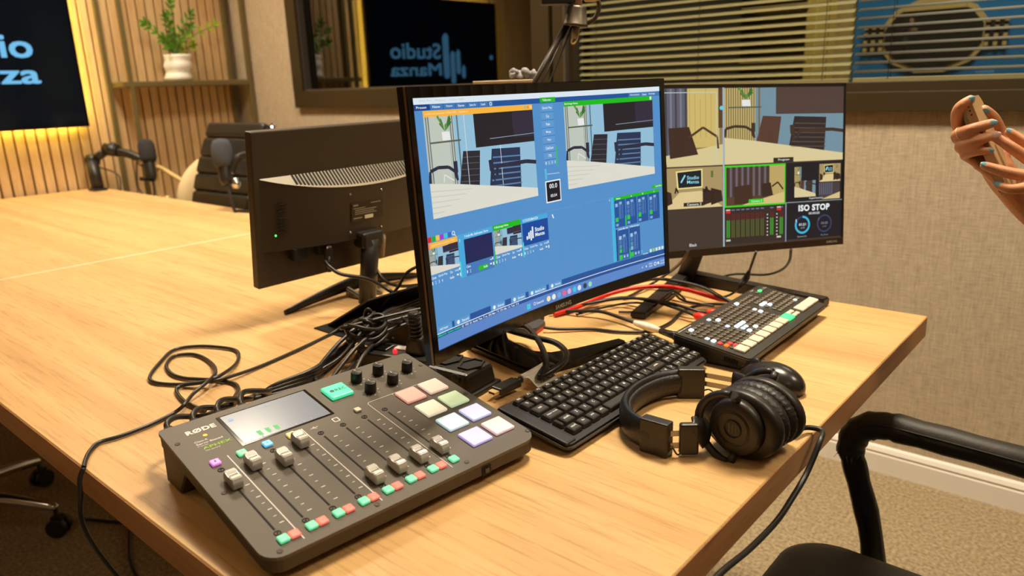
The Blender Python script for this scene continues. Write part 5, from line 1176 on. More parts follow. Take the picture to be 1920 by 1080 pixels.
ax = V((0.12, 0.993, 0)).normalized(); CA = V((-0.333, 0.768, TZ+0.0425)); sd = V((0, 0, 1)).cross(ax)   # sd points towards the headband
CM = frame(CA, sd, (0, 0, 1))
OV = Matrix.Diagonal((1.10, 0.88, 1, 1))
def cup(flip):
    M = CM if not flip else CM @ T(0, 0, 0.090) @ RY(PI); sg_ = 1 if not flip else -1
    o = MB().lathe([(0, -0.0012), (0.020, -0.0010), (0.0310, 0.0), (0.0340, 0.002), (0.0355, 0.0135), (0.0, 0.0135)], 40, M).build('ear_cup', HB, hp)
    mb = MB(); mb.lathe([(0.0215, -0.0018), (0.0215, -0.0009), (0.0195, -0.0009), (0.0195, -0.0018)], 30, M)
    mb.lathe([(0.0115, -0.0020), (0.0115, -0.0011), (0.0100, -0.0011), (0.0100, -0.0020)], 24, M)
    for q in (-0.0045, 0.0, 0.0045): mb.box(tuple(M @ V((q, 0, -0.0015))), (0.0022, 0.0006, 0.013), rot=RZ(0.12).to_3x3())
    mb.build('cup_emblem', BLACKG, o)
    MB().lathe([(0.030, 0.0115), (0.0455, 0.0125), (0.0478, 0.016), (0.0478, 0.024), (0.0460, 0.0275), (0.030, 0.0275)], 44, M @ OV).build('cup_flange', HB, hp)
    mb = MB(); pr = []
    for i in range(13):
        a = PI*i/12; pr.append((0.0405+0.0062*math.sin(a), 0.0360-0.0088*math.cos(a)))
    MO = M @ OV; mb.lathe([(0.028, 0.0272)]+pr+[(0.028, 0.0448)], 96, MO); MI = MO.inverted()
    for v in mb.bm.verts:
        p = MI @ v.co; rr = math.hypot(p.x, p.y)
        if rr > 0.042:
            an = math.atan2(p.y, p.x); k = 1+0.012*math.sin(an*37)+0.007*math.sin(an*61+1); v.co = MO @ V((p.x*k, p.y*k, p.z))
    mb.build('ear_pad', PADL, hp)
    P = []
    for i in range(17):
        a = math.radians(-86+172*i/16); P.append(M @ V((0.0455*math.cos(a)*sg_, 0.0435*math.sin(a), -0.0035)))
    MB().tube(P, [0.0042+0.0012*math.cos((i-8)*0.19) for i in range(17)], 10, flat=1.0, up=tuple(ax)).build('yoke', HB, hp)
    for q in (-1, 1): MB().cyl(M @ V((0, q*0.0435, -0.003)), M @ V((0, q*0.033, 0.006)), 0.0050, 12).build('yoke_pivot', HB, hp)
    return M, P
M1_, P1_ = cup(False); M2_, P2_ = cup(True)
def yokearm(pts):
    MB().tube(pts, [0.0058, 0.0058, 0.0052, 0.0044], 12, sub=4, flat=3.4, up=(0, 0, 1)).build('yoke_arm', HB, hp)
blk((-0.3885, 0.7405), (-0.3705, 0.7555), 0.0105, 0.041, 'yoke_block', HB, zb+0.001, bev=0.003); yokearm([(-0.374, 0.753, zb+0.002), (-0.371, 0.758, zb+0.006), (-0.372, 0.765, zb+0.013), P1_[8]]); yokearm([(-0.402, 0.923, zb+0.006), (-0.384, 0.915, zb+0.008), (-0.372, 0.895, zb+0.012), P2_[8]])
for (a, b) in (((-0.397, 0.728, TZ+0.006), (-0.383, 0.741, TZ+0.006)), ((-0.448, 0.913, TZ+0.008), (-0.404, 0.917, TZ+0.010))):
    a = V(a); b = V(b); MB().tube([a, a*0.7+b*0.3+V((0, 0, 0.007)), a*0.35+b*0.65-V((0, 0, 0.002)), b+V((0, 0, 0.003))], 0.0011, 6, sub=5).build('link_wire', BLACK, hp)
mb = MB()
for i in range(3): mb.box((0, 0, 0), (0.0018, 0.0004, 0.006), rot=RZ(0.95).to_3x3())
MB().tube([(-0.297, 0.868, TZ+0.012), (-0.288, 0.893, TZ+0.008), (-0.272, 0.898, TZ+0.006), (-0.2665, 0.875, TZ+0.002), (-0.270, 0.846, 0.755), (-0.271, 0.806, 0.741), (-0.271, 0.758, 0.733), (-0.271, 0.685, 0.737), (-0.271, 0.601, 0.749), (-0.268, 0.52, 0.745), (-0.26, 0.43, 0.66), (-0.25, 0.36, 0.35), (-0.26, 0.30, 0.05), (-0.28, 0.26, 0.006), (-0.35, 0.2, 0.005)], 0.0036, 8, sub=6).build('cable', RUB, hp)
# ================================================================== mouse
ms = thing('computer_mouse', 'black computer mouse half hidden behind the headphones', 'mouse', M=T(-0.386, 1.012, TZ) @ RZ(-0.25))
mb = MB(); mb.blob((0, 0, 0.004), (0.054, 0.032, 0.034), 30, 18)
for v in mb.bm.verts:
    if v.co.z < 0.003: v.co.z = 0.003
    v.co.x += 0.010*(v.co.z/0.038)
mb.build('shell', mat('mouse_black', S(40, 36, 33), 0.26), ms, sm=True)
MB().box((0, 0, 0.0015), (0.07, 0.04, 0.003), bev=0.001).build('base_skate', BLACKM, ms)
MB().lathe([(0, -0.003), (0.009, -0.003), (0.009, 0.003), (0, 0.003)], 18, T(-0.026, 0, 0.0275) @ RX(PI/2)).build('scroll_wheel', RUB, ms)
mb = MB(); mb.tube([(-0.050, 0, 0.016), (-0.036, 0, 0.0285), (-0.012, 0, 0.0385)], 0.0006, 5, sub=4); mb.build('button_gap', BLACKG, ms)
# ================================================================== small gear on the table
chg = thing('battery_charger', 'rugged black battery charger with two hexagonal wells beside the mixer', 'charger', M=T(-0.757, 0.736, TZ) @ RZ(0.10))
mb = MB(); mb.box((0, 0, 0.021), (0.088, 0.074, 0.034), bev=0.006, seg=2, taper=(0.9, 0.88)); mb.build('body', RUB, chg)
MB().box((0, 0, 0.004), (0.098, 0.084, 0.008), bev=0.003).build('foot_flange', RUB, chg)
def hexp(r, sx=1): return [(r*sx*math.cos(PI/3*i), r*math.sin(PI/3*i)) for i in range(6)]
for x in (-0.021, 0.021):
    mb = MB(); A = hexp(0.0185, 1.0); B = hexp(0.0155, 1.0)
    for i in range(6):
        j = (i+1) % 6
        mb._face([mb.bm.verts.new(V((p[0]+x, p[1]*1.35+0.004, z))) for p, z in ((A[i], 0.0378), (A[j], 0.0378), (A[j], 0.0408), (A[i], 0.0408))])
        mb._face([mb.bm.verts.new(V((p[0]+x, p[1]*1.35+0.004, z))) for p, z in ((A[i], 0.0408), (A[j], 0.0408), (B[j], 0.0408), (B[i], 0.0408))])
        mb._face([mb.bm.verts.new(V((p[0]+x, p[1]*1.35+0.004, z))) for p, z in ((B[i], 0.0408), (B[j], 0.0408), (B[j], 0.0384), (B[i], 0.0384))])
    mb.build('well_rim', RUB, chg)
    mb = MB(); mb._face([mb.bm.verts.new(V((p[0]+x, p[1]*1.35+0.004, 0.0386))) for p in B]); mb.build('well_floor', dark, chg)
    MB().blob((x, -0.0345, 0.030), (0.008, 0.003, 0.008), 12, 8).build('thumb_dimple', BLACKM, chg)
    MB().cyl((x+0.006, -0.024, 0.038), (x+0.006, -0.024, 0.0390), 0.0018, 10).build('indicator', dark, chg)
strip_ = thing('power_strip', 'black power strip with a red light between mixer and monitor', 'power strip', M=T(-0.885, 0.742, TZ) @ RZ(0.28))
MB().box((0, 0, 0.014), (0.15, 0.055, 0.028), bev=0.004).build('body', BLACK, strip_)
MB().box((-0.010, 0.008, 0.0290), (0.030, 0.014, 0.003), bev=0.001, seg=1).build('switch_plate', mat('pale_grey', S(206, 198, 186), 0.45), strip_)
MB().box((-0.044, 0.0, 0.0295), (0.026, 0.026, 0.004), bev=0.001, seg=1).build('socket', BLACKG, strip_)
MB().cyl((-0.012, -0.014, 0.028), (-0.012, -0.014, 0.033), 0.0036, 12).blob((-0.012, -0.014, 0.033), (0.0036, 0.0036, 0.003)).build('indicator_light', mat('led_red', S(255, 30, 30), 0.3, em=(1, 0.02, 0.03, 1), es=1.6), strip_)
pg = thing('mains_plug', 'black mains plug with ribbed collar standing in the power strip', 'plug', M=T(-0.862, 0.748, TZ+0.028) @ RZ(0.3) @ RX(0.08))
MB().box((0, 0, 0.016), (0.040, 0.030, 0.032), bev=0.007, seg=3, taper=(0.62, 0.7)).build('body', RUB, pg)
mb = MB(); mb.cyl((0, 0, 0.028), (0, 0, 0.072), 0.0075, 14)
for k in range(6): mb.lathe([(0.0080, 0), (0.0118-0.0004*k, 0.001), (0.0118-0.0004*k, 0.0036), (0.0080, 0.0046)], 18, T(0, 0, 0.032+k*0.0068))
mb.build('ribbed_collar', RUB, pg)
bx = thing('junction_box', 'plain black metal box behind the ribbed mains plug', 'box', M=T(-0.958, 0.852, TZ) @ RZ(0.30))
MB().box((0, 0, 0.024), (0.11, 0.075, 0.048), bev=0.002, seg=1).build('case', mat('box_black', S(62, 50, 34), 0.42), bx)
MB().cyl((-0.045, -0.0370, 0.012), (-0.045, -0.0385, 0.012), 0.0022, 10).build('screw', CHROME, bx)
for k in range(3): MB().box((-0.03+k*0.026, 0.0, 0.0485), (0.020, 0.026, 0.003), bev=0.001, seg=1).build('socket', CHAR, bx)
# cable tray with its lid ajar
tr = thing('cable_tray', 'black table cable tray with its lid lifted over the cables', 'cable tray', (0, 0, 0))
MB().box((-1.085, 0.925, TZ+0.0012), (0.205, 0.310, 0.0024), bev=0.0008, seg=1).build('frame', mat('tray_black', S(36, 33, 32), 0.5), tr)
mb = MB(); mb.box((0, 0, 0), (0.150, 0.262, 0.003), rot=RY(-0.50)); mb.build('lid', mat('lid_black', S(20, 17, 15), 0.55), tr, M=T(-1.108, 0.925, TZ+0.040))
mb = MB()
for k in range(4): mb.box((-1.02, 0.83+k*0.06, TZ+0.006), (0.05, 0.035, 0.010), bev=0.002)
mb.build('socket_row', BLACK, tr)
# video cable end with label
hd = thing('hdmi_plug', 'loose black HDMI plug with white tape flag beside the keyboard', 'plug', (0, 0, 0))
HM = frame((-0.681, 0.732, TZ+0.0125), (0.05, 1, 0.02), (-1, 0.05, 0))
MB().box((0.024, 0, 0), (0.044, 0.021, 0.011), bev=0.002).build('body', RUB, hd, M=HM)
mb = MB(); mb.box((-0.001, 0, 0), (0.012, 0.0140, 0.0046)); mb.build('metal_tip', GOLD, hd, M=HM)
MB().box((-0.0068, 0, 0.0002), (0.001, 0.0105, 0.0022)).build('tip_opening', dark, hd, M=HM)
MB().tube([(-0.679, 0.776, TZ+0.0135), (-0.678, 0.790, TZ+0.014)], [0.0062, 0.0045], 10).build('strain_relief', RUB, hd)
MB().tube([(-0.678, 0.788, TZ+0.014), (-0.676, 0.812, TZ+0.016), (-0.673, 0.842, TZ+0.020)], 0.0068, 12, sub=3).build('tape_sleeve', TAPE, hd)
mb = MB(); mb.use(TAPE); n = 6
rows_ = []
for i in range(n+1):
    t_ = i/n; x = -0.670+0.032*t_; z = TZ+0.019-0.010*math.sin(t_*1.6)+0.003*math.sin(t_*7)
    rows_.append((V((x, 0.788+0.004*t_, z)), V((x+0.002, 0.836-0.006*t_, z+0.004))))
for a, b in zip(rows_, rows_[1:]): mb.quad(a[0], b[0], b[1], a[1])
o = mb.build('tape_flag', None, hd)
mb = MB(); fit_text(mb, 'SIDE MESH', 0.0075, 0.036, lambda a, b: V((-0.645-b*1.0, 0.794+a, TZ+0.0125+b*0.55+0.0016)), 0.01); mb.build('tape_writing', mat('ink', S(50, 44, 40), 0.7), o)
MB().tube(CABLES['thick2'][:-1]+[(-0.673, 0.842, TZ+0.020)], 0.0050, 10, sub=6).build('cable', RUB, hd)
# charging puck
pk = thing('cable_puck', 'flat dark grey puck with an orange red rim under the monitor', 'adapter', M=T(-0.843, 1.004, TZ) @ RZ(0.25))
mb = MB(); mb.prism(rrect(-0.026, -0.034, 0.026, 0.034, 0.016, 5), 0.0, 0.006); mb.build('rim', mat('rim_red', S(222, 66, 34), 0.4), pk)
mb = MB(); mb.prism(rrect(-0.0255, -0.0335, 0.0255, 0.0335, 0.0155, 5), 0.006, 0.013); bmesh.ops.bevel(mb.bm, geom=[e for e in mb.bm.edges if e.verts[0].co.z > 0.012 and e.verts[1].co.z > 0.012], offset=0.002, segments=2, affect='EDGES'); mb.build('body', mat('puck_grey', S(66, 66, 68), 0.45), pk)
MB().tube([(0.002, 0.030, 0.007), (0.003, 0.055, 0.0065), (0.003, 0.062, 0.006)], [0.0062, 0.0058, 0.003], 10).build('cable_boot', RUB, pk)
MB().tube([pk.matrix_world.inverted() @ V(p) for p in CABLES['puckcable']], 0.0030, 8, sub=6).build('cable', RUB, pk, M=None)
# ================================================================== cables, each its own thing
def cable(key, r, label, m=RUB, group=None, pts=None):
    return tag(MB().tube(pts or CABLES[key], r, 8, sub=6).build('cable', m), label, 'cable', group)
cable('usb_loop', 0.0030, 'thin black cable running over the near table edge and curling beside the mixer')
cable('long_loop', 0.0030, 'thin black cable lying in a wide loop left of the mixer')
for i, nm in enumerate(('first', 'second', 'third', 'fourth')):
    cd_ = thing('microphone_cable', 'black microphone cable in the %s socket from the left on the mixer back' % nm, 'cable', (0, 0, 0), 0, 'mixer input cables')
    P = [V(p) for p in CABLES['xlr%d' % i]]
    d = V((-0.994, 0.1076, 0.10)).normalized(); s_ = RM @ V((0.022+0.031*i, MD+0.004, 0.046))
    P0_ = s_+d*0.030
    MB().tube([s_, s_+d*0.018, P0_, P0_+d*0.006], [0.0095, 0.0095, 0.0075, 0.0045], 14).build('plug', BLACK, cd_)
    MB().tube([P0_+d*0.002, P0_+d*0.014+V((0, 0.004, 0.004)), P0_+d*(0.026+0.004*i)+V((0, 0.022, 0.0)), P0_+d*(0.034+0.004*i)+V((0, 0.060, -0.016))]+[q for q in P[4:] if q.y > P0_.y+0.085], 0.0038, 8, sub=6).build('lead', RUB, cd_)
cable('usbback', 0.0032, 'black cable curling from the mixer back into the cable knot')
c_ = cable('usbplugcable', 0.0032, 'black cable ending in a round plug behind the mixer knobs')
MB().tube([(CABLES['usbplugcable'][0][0], CABLES['usbplugcable'][0][1], CABLES['usbplugcable'][0][2]), V(CABLES['usbplugcable'][0])+V((0.012, -0.014, -0.002)), V(CABLES['usbplugcable'][0])+V((0.020, -0.023, -0.004))], [0.0070, 0.0075, 0.0050], 12).build('round_plug', BLACK, c_)
cable('droop', 0.0034, 'black cable drooping from the cable knot beside the power strip')
cable('knot', 0.0034, 'black cable coiled round the cable knot in front of the tray')
P = [V(p) for p in CABLES['knot']]; c0 = P[5]
for j in range(3):
    pts = []
    for k in range(15):
        a = 2*PI*k/10; pts.append(c0+V((0.028*math.cos(a+j)+0.004*k*0.2, 0.034*math.sin(a+j), -0.012+0.014*j+0.006*math.sin(a*2+j))))
    tail = V((-0.92+0.03*j, 0.98+0.04*j, TZ+0.012+0.01*j)); hd_ = V((-0.88-0.03*j, 0.62-0.02*j, TZ+0.008))
    tag(MB().tube([hd_, (hd_+pts[0])/2+V((0, 0, 0.01))]+pts+[(pts[-1]+tail)/2+V((0, 0, 0.02)), tail], 0.0034, 8, sub=5).build('cable', RUB), 'black cable knotted among the others in front of the cable tray', 'cable', 'knotted cables')
cable('backhdmi', 0.0038, 'black cable hanging from the video port of the back-turned monitor')
cable('backpower', 0.0034, 'black cable hanging from the pale plug of the back-turned monitor')
cable('towardtray', 0.0030, 'black cable diving into the open cable tray from the right')
cable('thick1', 0.0050, 'thick black cable arching over the curved monitor stand, left of the loop')
ha = thing('hdmi_cable', 'black cable with a white taped end plugged into the switcher corner', 'cable', (0, 0, 0))
P = [V(p) for p in CABLES['hdmi_atem']]
MB().tube(P, 0.0036, 8, sub=6).build('lead', RUB, ha)
MB().tube([P[4], P[4]*0.6+P[5]*0.4, P[4]*0.3+P[5]*0.7, P[5]], [0.0048, 0.0075, 0.0072, 0.0046], 10).build('tape_sleeve', TAPE, ha)
MB().tube([P[5], P[6], P[6]+V((0.012, 0.006, 0.0))], [0.0055, 0.0070, 0.0070], 10).build('plug', BLACK, ha)
cable('red1', 0.0046, 'bright red cable arching behind the curved monitor to the switcher', RED)
for key, lb in (('black_a', 'black cable with a red plug entering the switcher nearest the keyboard'), ('black_b', 'black cable with a red plug entering the switcher, second from the keyboard')):
    t_ = thing('audio_cable', lb, 'cable', (0, 0, 0)); P = [V(p) for p in CABLES[key]]
    MB().tube(P, 0.0032, 8, sub=6).build('lead', RUB, t_); d = (P[-1]-P[-2]).normalized(); d = (d+V((0.6, 0.1, 0))).normalized()
    MB().tube([P[-1]-d*0.004, P[-1]+d*0.004, P[-1]+d*0.014, P[-1]+d*0.024], [0.004, 0.0085, 0.0085, 0.0065], 12).build('red_plug', RED, t_)
cable('black_c', 0.0024, 'thin black cable making a sharp bend over the monitor stand leg')
cable('black_d', 0.0038, 'black cable arching above the red cable to the switcher')
cable('black_e', 0.0022, 'thin black cable looping behind the red cable')
cable('mon_r1', 0.0030, 'black cable falling behind the left part of the flat monitor')
m_ = cable('mon_r2', 0.0026, 'black cable with a moulded lump hanging below the flat monitor')
P = [V(p) for p in CABLES['mon_r2']]; MB().tube([P[1]*0.6+P[2]*0.4, P[2], P[2]*0.4+P[3]*0.6, P[3]], [0.003, 0.0068, 0.0068, 0.003], 10).build('moulded_lump', BLACK, m_)
cable('mon_r3', 0.0028, 'black cable hanging in a curve below the right end of the flat monitor')
for i, (a, b) in enumerate((((-2.3, 0.62), (-1.3, 0.92)), ((-2.15, 0.70), (-1.5, 0.62)))):
    pts = [(a[0], a[1], 0.006), ((a[0]*2+b[0])/3, (a[1]*2+b[1])/3+0.06*(1-2*i), 0.006), ((a[0]+2*b[0])/3, (a[1]+2*b[1])/3-0.05, 0.006), (b[0], b[1], 0.006)]
    cable(None, 0.005, ('black cable on the dark carpet under the table, the longer one', 'black cable on the dark carpet under the table, the shorter one')[i], RUB, None, pts)
e0 = V(CABLES['usb_loop'][0])
c_ = MB().tube([e0, V((e0.x+0.004, TY0-0.012, TZ-0.02)), V((e0.x+0.02, TY0-0.012, TZ-0.10)), V((e0.x+0.00, TY0+0.10, 0.42)), V((e0.x-0.10, TY0+0.30, 0.06)), V((e0.x-0.20, TY0+0.40, 0.008)), V((e0.x-0.30, TY0+0.36, 0.006))], 0.0030, 8, sub=6)
c_.build('hanging_end', RUB, [o for o in COL.objects if o.get('label', '').startswith('thin black cable running over')][0])
# ================================================================== articulated arm behind the front monitor
ba = thing('support_arm', 'dark articulated support arm rising behind the curved monitor, metal socket on top', 'support arm', (0, 0, 0))
GUN = mat('gun_metal', S(92, 82, 68), 0.4, 0.5)
C0 = V((-0.874, 1.208, 1.348)); axis = V((0.10, 0.05, 1)).normalized(); CMx = frame(C0, axis.orthogonal(), axis.cross(axis.orthogonal()))
MB().lathe([(0, 0.018), (0.0165, 0.018), (0.018, 0.014), (0.0225, -0.013), (0.0240, -0.014), (0.0240, -0.018), (0.0205, -0.019), (0.012, -0.014), (0, -0.014)], 28, CMx).build('socket_cup', GUN, ba)
MB().tube([C0+axis*0.015, C0+axis*0.09], 0.0085, 14).build('stem', mat('copper_pale', S(214, 170, 132), 0.3, 0.8), ba)
MB().tube([C0-axis*0.012, C0-axis*0.040], 0.0052, 12).build('spigot', STEEL, ba)
MB().tube([C0-axis*0.018+V((0.006, 0.006, 0)), C0-axis*0.042+V((0.004, 0.004, 0)), C0-axis*0.050+V((0.000, 0.0, 0)), C0-axis*0.044+V((-0.003, -0.003, 0)), C0-axis*0.02+V((0.003, 0.003, 0))], 0.0016, 6, sub=4).build('safety_pin', GOLD, ba)
rgt = V((0.752, 0.659, 0)).normalized()
MB().tube([C0+rgt*0.020+V((0, 0, 0.05)), C0+rgt*0.043+V((0, 0, 0.022)), C0+rgt*0.036+V((0, 0, -0.004)), C0+rgt*0.020+V((0, 0, -0.014)), C0+rgt*0.010+V((0, 0, -0.012))], 0.0042, 10, sub=5).build('handle_loop', GUN, ba)
MB().box((0, 0, 0), (0.060, 0.035, 0.026), bev=0.003).build('head_block', BLACK, ba, M=T(*(C0-rgt*0.036+V((0, 0, 0.034)))) @ RZ(0.72))
MB().box((0, 0, 0), (0.028, 0.02, 0.022), bev=0.003).build('side_knob', GOLD, ba, M=T(*(C0+rgt*0.030+V((0, 0, 0.036)))) @ RZ(0.72))
el = V((-0.949, 1.062, 1.118))
MB().tube([C0-axis*0.012-rgt*0.016, el], 0.0052, 10).build('arm_rod', mat('rod_bronze', S(48, 38, 27), 0.4, 0.2), ba)
MB().tube([C0-axis*0.012-rgt*0.010, el+rgt*0.022], 0.0020, 8).build('tension_rod', BLACK, ba)
MB().tube([C0-axis*0.012-rgt*0.004, C0*0.45+el*0.55+rgt*0.026, el+rgt*0.045], 0.0017, 8, sub=3).build('tension_rod', BLACK, ba)
MB().box(tuple(el+rgt*0.015), (0.07, 0.03, 0.03), rot=RZ(0.72), bev=0.006).build('elbow', BLACK, ba)
MB().tube([el+rgt*0.01, V((-0.945, 1.068, TZ+0.015))], 0.0085, 12).build('post', BLACK, ba)
MB().lathe([(0, 0), (0.045, 0), (0.045, 0.010), (0.012, 0.016), (0, 0.016)], 24, T(-0.945, 1.068, TZ)).build('base', BLACK, ba)
# small stand with crumpled cloth
sst = thing('small_stand', 'thin stand with a flat beige plate peeking over the curved monitor', 'stand', (0, 0, 0))
MB().box((0, 0, 0), (0.13, 0.030, 0.006), bev=0.001, seg=1).build('plate', mat('beige_plate', S(186, 160, 120), 0.5), sst, M=T(-1.098, 1.247, 1.2335) @ RZ(0.72))
MB().cyl((-1.09, 1.255, TZ+0.01), (-1.09, 1.255, 1.231), 0.006, 10).build('pole', BLACK, sst)
MB().lathe([(0, 0), (0.05, 0), (0.05, 0.008), (0, 0.012)], 20, T(-1.09, 1.255, TZ)).build('base', BLACK, sst)
cl = MB(); rnd = random.Random(3)
for i in range(14):
    a = rnd.uniform(-0.030, 0.030); cl.blob((-1.070+a*0.752+rnd.uniform(-0.006, 0.006), 1.276+a*0.659, 1.2425+rnd.uniform(0, 0.013)*(1-abs(a)/0.04)), (rnd.uniform(0.007, 0.013), rnd.uniform(0.007, 0.013), rnd.uniform(0.005, 0.009)), 10, 7, rot=Euler((rnd.uniform(0, 3), rnd.uniform(0, 3), 0)).to_matrix())
tag(cl.build('crumpled_cloth', mat('cloth_grey', S(138, 137, 138), 0.8, bump=0.6, bscale=120)), 'small crumpled pale grey cloth peeking over the curved monitor', 'cloth')
# ================================================================== armchair at the near right
ac = thing('visitor_armchair', 'black padded armchair with a worn tube armrest at the front right', 'chair', (0, 0, 0))
def loftn(mb, secs):
    R = [[mb.bm.verts.new(V(p)) for p in q] for q in secs]; n = len(R[0])
    for A, B in zip(R, R[1:]):
        for j in range(n): mb._face((A[j], A[(j+1) % n], B[(j+1) % n], B[j]))
    mb._face(R[0][::-1]); mb._face(R[-1])
secs = []
for ins, z in ((0.020, 0.395), (0.004, 0.402), (0.0, 0.42), (0.0, 0.445), (0.006, 0.458), (0.018, 0.466), (0.036, 0.470), (0.07, 0.4715)):
    secs.append([(x, y, z+0.004*math.cos((y-0.94)*6)) for x, y in rrect(-0.385+ins, 0.70+ins, 0.12-ins, 1.175-ins, 0.085-ins*0.6, 8)])
mb = MB(); loftn(mb, secs); mb.build('seat', mat('seat_black', S(24, 21, 16), 0.50, bump=0.2, bscale=220), ac, sm=True)
tubem = mat('tube_black', S(30, 27, 23), 0.3, 0.3)
for yy, nm in ((1.255, 'a'), (0.62, 'b')):
    path = smooth_path([(-0.255, yy, 0.02), (-0.262, yy, 0.25), (-0.280, yy, 0.43), (-0.318, yy, 0.56), (-0.330, yy, 0.600), (-0.318, yy, 0.638), (-0.285, yy, 0.655), (-0.225, yy, 0.657), (0.0, yy, 0.650), (0.17, yy, 0.640)], 5)
    fr = MB().tube(path, 0.0125, 10).build('arm_frame', tubem, ac)
    s1 = path[19:]; sl = MB(); 
    rr = [0.0235+0.0012*math.sin(i*2.3)+0.0008*math.sin(i*5.1) for i in range(len(s1))]
    sl.tube(s1, rr, 14); sl.build('arm_sleeve', mat('worn_leather_lit', S(46, 41, 33), 0.52, bump=0.25, bscale=160), ac)  # upper sleeve coloured lighter to imitate ceiling light reflected on it
    s2 = path[8:20]; rr = [0.0200+0.001*math.sin(i*1.9) for i in range(len(s2))]
    sl = MB(); sl.tube(s2, rr, 14); sl.build('arm_sleeve', LEATH, ac)
    MB().tube([p+V((0, -0.0215, 0.0085)) for p in s1], 0.0016, 6).build('zip_seam', BLACKM, ac)
    rf = random.Random(5); mb = MB()
    for k in range(26):
        a = rf.uniform(0, 2*PI); p = path[19]+V((0.022*math.cos(a), 0.022*math.sin(a), 0)); mb.tube([p, p+V((rf.uniform(-0.006, 0.006), rf.uniform(-0.006, 0.006), -rf.uniform(0.003, 0.010)))], 0.0005, 4)
    mb.build('frayed_thread', mat('thread', S(120, 104, 70), 0.9), ac, kind='stuff')
    MB().tube([(0.17, yy, 0.640), (0.175, yy, 0.5), (0.16, yy, 0.30), (0.20, yy, 0.02)], 0.0125, 10, sub=4).build('rear_leg', tubem, ac)
for x, z in ((-0.268, 0.37), (0.165, 0.37)): MB().tube([(x, 0.62, z), (x, 1.255, z)], 0.011, 10).build('cross_bar', tubem, ac)
mb = MB(); mb.box((0.175, 0.938, 0.72), (0.055, 0.46, 0.50), rot=RY(0.16), bev=0.022, seg=4); mb.build('backrest', LEATH, ac, sm=True)
for yy in (0.72, 1.155): MB().tube([(0.13, yy, 0.40), (0.158, yy, 0.52)], 0.011, 10).build('back_upright', tubem, ac)

# ================================================================== person holding a phone at the right edge
def remesh(mb, vox, smooth=4):
    me = bpy.data.meshes.new('r'); bmesh.ops.recalc_face_normals(mb.bm, faces=mb.bm.faces[:]); mb.bm.to_mesh(me); mb.bm.free()
    ob = bpy.data.objects.new('r', me); COL.objects.link(ob)
    m = ob.modifiers.new('r', 'REMESH'); m.mode = 'VOXEL'; m.voxel_size = vox
    if smooth: s_ = ob.modifiers.new('s', 'SMOOTH'); s_.iterations = smooth; s_.factor = 0.5
    out = bpy.data.meshes.new_from_object(ob.evaluated_get(bpy.context.evaluated_depsgraph_get()))
    r = ([v.co.copy() for v in out.vertices], [tuple(p.vertices) for p in out.polygons])
    bpy.data.objects.remove(ob); bpy.data.meshes.remove(me); bpy.data.meshes.remove(out); return r
SKIN = mat('skin', S(214, 148, 104), 0.48, bump=0.06, bscale=300, var=0.10)
_b = SKIN.node_tree.nodes['Principled BSDF']; _b.inputs['Subsurface Weight'].default_value = 0.12; _b.inputs['Subsurface Radius'].default_value = (0.012, 0.005, 0.003); _b.inputs['Subsurface Scale'].default_value = 0.5
pr = thing('person', 'standing person holding a phone in both hands, pale blue nails, thin gold ring', 'person', (0.30, 1.46, 0))
PI_ = T(0.30, 1.46, 0).inverted()
FING = {'index': [(-0.206, 1.268, 1.118), (-0.221, 1.252, 1.138), (-0.227, 1.237, 1.160), (-0.223, 1.226, 1.176), (-0.212, 1.229, 1.186)],
        'middle': [(-0.204, 1.266, 1.112), (-0.219, 1.247, 1.127), (-0.222, 1.227, 1.138), (-0.203, 1.219, 1.147), (-0.183, 1.230, 1.154)],
        'third': [(-0.200, 1.266, 1.104), (-0.213, 1.247, 1.115), (-0.216, 1.227, 1.122), (-0.198, 1.218, 1.130), (-0.177, 1.230, 1.138)],
        'little': [(-0.196, 1.266, 1.095), (-0.207, 1.250, 1.104), (-0.210, 1.232, 1.110), (-0.194, 1.223, 1.116), (-0.180, 1.227, 1.117)]}
FR_ = {'index': [0.0098, 0.0092, 0.0086, 0.0080, 0.0068], 'middle': [0.0100, 0.0092, 0.0086, 0.0078, 0.0066], 'third': [0.0096, 0.0088, 0.0082, 0.0075, 0.0064], 'little': [0.0088, 0.0078, 0.0072, 0.0066, 0.0056]}
mb = MB()
def limb(pts, r, n=12, sub=4): 
    mb.tube(pts, r, n, sub=sub); mb.blob(pts[-1], (r[-1],)*3, n, 8); mb.blob(pts[0], (r[0],)*3, n, 8)
for k in FING: limb(FING[k], FR_[k])
limb([(-0.178, 1.300, 1.096), (-0.178, 1.318, 1.118), (-0.186, 1.318, 1.138), (-0.193, 1.300, 1.157), (-0.202, 1.284, 1.170)], [0.0140, 0.0118, 0.0104, 0.0094, 0.0072])
# palm behind the phone and the forearm
for a, b in (((-0.206, 1.268, 1.117), (-0.174, 1.306, 1.090)), ((-0.204, 1.266, 1.112), (-0.173, 1.302, 1.082)), ((-0.200, 1.266, 1.104), (-0.171, 1.299, 1.076)), ((-0.196, 1.266, 1.095), (-0.170, 1.297, 1.070))):
    limb([a, ((a[0]+b[0])/2, (a[1]+b[1])/2, (a[2]+b[2])/2+0.002), b], [0.0105, 0.0125, 0.0150], 10, 3)
limb([(-0.178, 1.300, 1.084), (-0.160, 1.318, 1.056), (-0.120, 1.358, 1.010), (-0.060, 1.415, 0.962), (-0.010, 1.462, 0.935)], [0.021, 0.0215, 0.026, 0.034, 0.038], 14)
